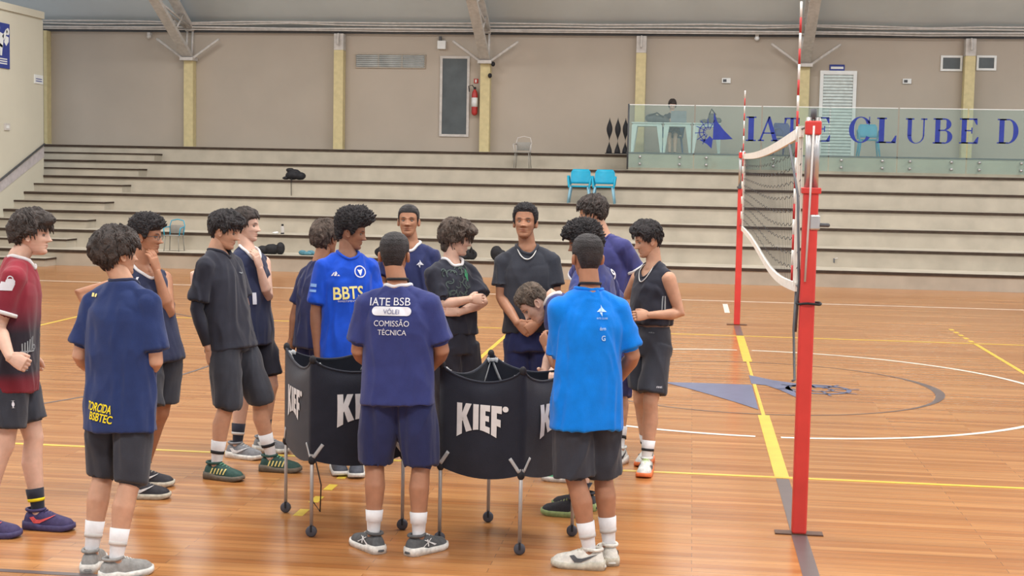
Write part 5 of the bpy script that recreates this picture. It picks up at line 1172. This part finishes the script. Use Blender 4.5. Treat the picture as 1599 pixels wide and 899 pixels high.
view_decal('bluecoach', T('dorm', .034, .018, .01), 941, 513, M_bsoft, 'print', nrm=nb); view_decal('bluecoach', T('G', .022, .028, .02), 942, 528, M_bsoft, 'print', nrm=nb)
view_decal('tank', merge((polys([(-.02, -.08), (-.012, -.08), (.0, .08), (-.008, .08)]), 0, 0), (polys([(.0, -.08), (.012, -.08), (.018, .08), (.008, .08)]), 0, 0)), 1036, 480, M_pgrey, 'side_stripes')
view_decal('tank', T('rinat', .045, .016, .01), 1029, 604, M_print, 'print', on='b'); view_decal('tank', T('nike', .04, .01), 1018, 519, M_pgrey, 'print', on='b')

# ------------------------------------------------------------------ two collapsible ball carts
M_bag = fabric('cart_bag_black', (36, 39, 50)); M_strap = mat('cart_strap_grey', (176, 178, 180), .6)
def refine(vf, res):
    vs_, fs = vf; bm = bmesh.new(); bv = [bm.verts.new((x, y, 0)) for x, y in vs_]
    for f in fs: bm.faces.new([bv[i] for i in f])
    bmesh.ops.triangulate(bm, faces=bm.faces)
    for _ in range(5):
        e = [e for e in bm.edges if e.calc_length() > res]
        if not e: break
        bmesh.ops.subdivide_edges(bm, edges=e, cuts=1); bmesh.ops.triangulate(bm, faces=bm.faces)
    bm.verts.index_update(); r = ([(v.co.x, v.co.y) for v in bm.verts], [tuple(v.index for v in f.verts) for f in bm.faces]); bm.free(); return r
KIEF = []
KIEF += [R_(0, 0, .125, 1), [(.12, .40), (.12, .66), (.21, 1), (.345, 1), (.23, .56)], [(.13, .5), (.22, .62), (.36, 0), (.225, 0)]]
KIEF += [R_(.385, 0, .51, 1), R_(.545, 0, .665, 1), R_(.665, .78, .765, 1), R_(.665, .41, .745, .61), R_(.665, 0, .765, .22), R_(.795, 0, .915, 1), R_(.915, .78, 1.02, 1), R_(.915, .38, 1.0, .6)]
def kief(w_, h_):
    v, f = refine(polys(*KIEF), .06)
    v = [((x-.5)*w_, (1-(1-y)*(.74+.26*abs(2*x-1)**1.6) - .5)*h_) for x, y in v]
    return merge(((v, f), 0, 0), (pill(.034, .032), w_*.60, h_*.42))
def ball_cart(wheels, label, ztop=1.0, zbot=.45):
    W = [ground(*p_) for p_ in wheels]; 
    if len(W) == 3: W.append(W[0]+W[2]-W[1])
    c = sum(W, V((0, 0, 0)))/4; e = empty('ball_cart', (c.x, c.y, 0), label, 'ball cart', None)
    out = [(w_-c).normalized()*.012+w_ for w_ in W]
    def face_pt_(i, u, v, ins=0.):
        A, B = out[i], out[(i+1) % 4]; n_ = (B-A).cross(V((0, 0, 1))).normalized()
        if n_.dot(A-c) < 0: n_ = -n_
        s_ = math.sin(PI*u); horn = (1-s_)**5
        zt = ztop-.065*s_+.03*horn; zb = zbot-.05*s_**.8; bulge = .028*math.sin(PI*v)*s_-.02*(v > .98)*s_
        p_ = A.lerp(B, u)+n_*(bulge+.006*math.sin(v*9+i*2)*s_-ins); p_ = V((p_.x, p_.y, zb+(zt-zb)*v))
        if ins: p_ = p_+(c-p_).normalized()*0+V((0, 0, .0))
        return p_
    n, m = 14, 12; g = Geo()
    for ins in (0, 1):
        rows = []
        for j in range(m+1):
            row = []
            for i in range(4):
                for q_ in range(n):
                    P0 = face_pt_(i, q_/n, j/m)
                    if ins: dc = V((c.x-P0.x, c.y-P0.y, 0)); P0 = P0+dc*.035+V((0, 0, .012 if j == 0 else 0))
                    row.append(P0)
            rows.append(row)
        if not ins: outer = rows
        g.rings(rows if not ins else rows[::-1], cap=False)
        if ins: inner = rows
    N4 = 4*n
    k = len(g.v); g.v += outer[m]+inner[m]; g.f += [(k+j, k+(j+1) % N4, k+N4+(j+1) % N4, k+N4+j) for j in range(N4)]; g.m += [0]*N4
    for rw in (outer[0], inner[0]): k = len(g.v); g.v += rw+[sum(rw, V((0, 0, 0)))/N4-V((0, 0, .02))]; g.f += [(k+j, k+(j+1) % N4, k+N4) for j in range(N4)]; g.m += [0]*N4
    bag = build(g, 'bag', M_bag, e, True); tr = bvh(g)
    rim = Geo().tube([p_+V((0, 0, .002)) for p_ in outer[m]], .007, 8, closed=True); build(rim, 'rim_piping', M_bag, bag, True)
    for i in range(4):
        A, B = out[i], out[(i+1) % 4]; n_ = (B-A).cross(V((0, 0, 1))).normalized(); n_ = n_ if n_.dot(A-c) > 0 else -n_
        X_ = V((0, 0, 1)).cross(n_).normalized(); O = (A+B)/2; O = V((O.x, O.y, zbot+.275))
        gg = decal(kief(.27, .19), tr, O+n_*.0, X_, V((0, 0, 1)), res=.03, lift=.003); build(gg, 'lettering', mat('cart_lettering', (214, 214, 214), .7), bag)
    for i, w_ in enumerate(W):
        lg = build(Geo().tube([V((w_.x, w_.y, .055)), V((w_.x, w_.y, zbot+.03))], .0105, 12), 'leg', mat('cart_leg_grey', (172, 166, 162), .4, .5, metal=.25), e, True)
        wc = V((w_.x, w_.y, .033)); fk = Geo().tube([wc-VF*.02, wc-VF*.02+V((0, 0, .034)), wc+VF*.02+V((0, 0, .034)), wc+VF*.02], .006, 6)
        cs = Geo().tube([wc-VF*.016, wc-VF*.009, wc+VF*.009, wc+VF*.016], [.024, .032, .032, .024], 20)
        build(cs, 'caster_wheel', mat('caster_grey', (76, 76, 84), .6), lg, True); build(fk, 'caster_fork', M_black, lg)
        build(Geo().ball(V((w_.x, w_.y, zbot-.005)), (.022, .022, .028)), 'corner_joint', M_black, lg, True); build(Geo().ball(V((w_.x, w_.y, ztop+.02)), (.02, .02, .026)), 'corner_knob', M_black, lg, True)
        for other in (out[(i+1) % 4], out[i-1]):
            d_ = (other-out[i]); d_.z = 0; d_.normalize(); n_ = d_.cross(V((0, 0, 1))); n_ = n_ if n_.dot(out[i]-c) > 0 else -n_
            for (z0, z1, side, ln) in ((ztop+.0, ztop-.14, -1, .07), (ztop-.01, ztop-.035, -1, .15), (zbot+.01, zbot+.085, 1, .055)):
                st = [];  
                for q_ in range(7):
                    t = q_/6; o_ = out[i]+d_*(.012+ln*t); o_ = V((o_.x, o_.y, z0+(z1-z0)*t)); h_, nn_, _, dd_ = tr.ray_cast(o_+n_*side*.12, -n_*side, .3)
                    if h_ is None: continue
                    st.append(h_+n_*side*.004)
                if len(st) > 2: build(Geo().tube(st, .011, 8, flat=.3, hint=(V((0, 0, 1)) if ln > .1 else d_)), 'corner_strap', M_strap, bag, True)
    return e, W, c
c1 = ball_cart(((446, 800), (486, 838), (628, 827)), 'left black ball cart on thin silver legs, between the boys and the coach in navy')
c2 = ball_cart(((686, 848), (811, 866), (893, 837), (762, 815)), 'right black ball cart on thin silver legs, beside the coach in bright blue')
w_ = c1[1][1]; build(Geo().tube([w_+V((.02, 0, .45)), w_+V((.05, .02, .3)), w_+V((.04, .04, .14)), w_+V((-.01, .05, .2)), w_+V((.0, .03, .44))], .004, 6), 'hanging_cord', M_black, c1[0], True)

# ------------------------------------------------------------------ woman working at the laptop on the upper platform
yw = YP+1.15; a = on_axis(1050, 200, 1, yw); s_w = F_PX/((a-CAM).dot(FW))
def zpx(px, z): q_ = at_z(px, F_PX/s_w, z); r = q_-CAM; v = V((r.dot(RT), r.dot(UP), r.dot(FW))); return (799.5+F_PX*v.x/v.z, 449.5-F_PX*v.y/v.z)
hx, nx_ = zpx(1050, ZP+1.17), zpx(1050, ZP+.99)
b = at_z(1050, F_PX/s_w, ZP); ft = []
for dx in (.06, -.06): q_ = b+V((-dx, -.42, 0)); r = q_-CAM; v = V((r.dot(RT), r.dot(UP), r.dot(FW))); ft.append((799.5+F_PX*v.x/v.z, 449.5-F_PX*v.y/v.z, 180, ZP))
def wp(dx, dy, z): q_ = b+V((dx, dy, 0)); r = V((q_.x, q_.y, ZP+z))-CAM; v = V((r.dot(RT), r.dot(UP), r.dot(FW))); return (799.5+F_PX*v.x/v.z, 449.5-F_PX*v.y/v.z, float(v.z-0))
def arm_w(sd):
    e_ = wp(-sd*.2, -.1, .76); w2 = wp(-sd*.1, -.36, .78); S0 = F_PX/s_w
    return dict(e=(e_[0], e_[1], '-'), w=(w2[0], w2[1], '-'), curl=.5)
person('worker', 'seated person with long dark hair bent over the laptop behind the glass', s_w, .92, hx, 180, nx_, 180, 1050, dict(R=arm_w(1), L=arm_w(-1)), tuple(ft), 'fair',
    dict(style='wave', c='dark', top=.022, side=.024, front=.06, side_low=-.06, nape=-.11, long=1, backv=.015, seed=21), hp=25,
    top=dict(kind='tee', m=F_black, hem=ZP+.5), bottom=dict(m=F_black, z=ZP+.1), shoes=dict(u=M_black, s=M_black), pelz=ZP+.50, kneeh=V((0, -1, .6)))
plastic_chair((b.x, b.y+.04, ZP), 0, 'chair of the person with the laptop, half hidden under the tables', mat('chair_slate_blue', (84, 112, 158), .5))
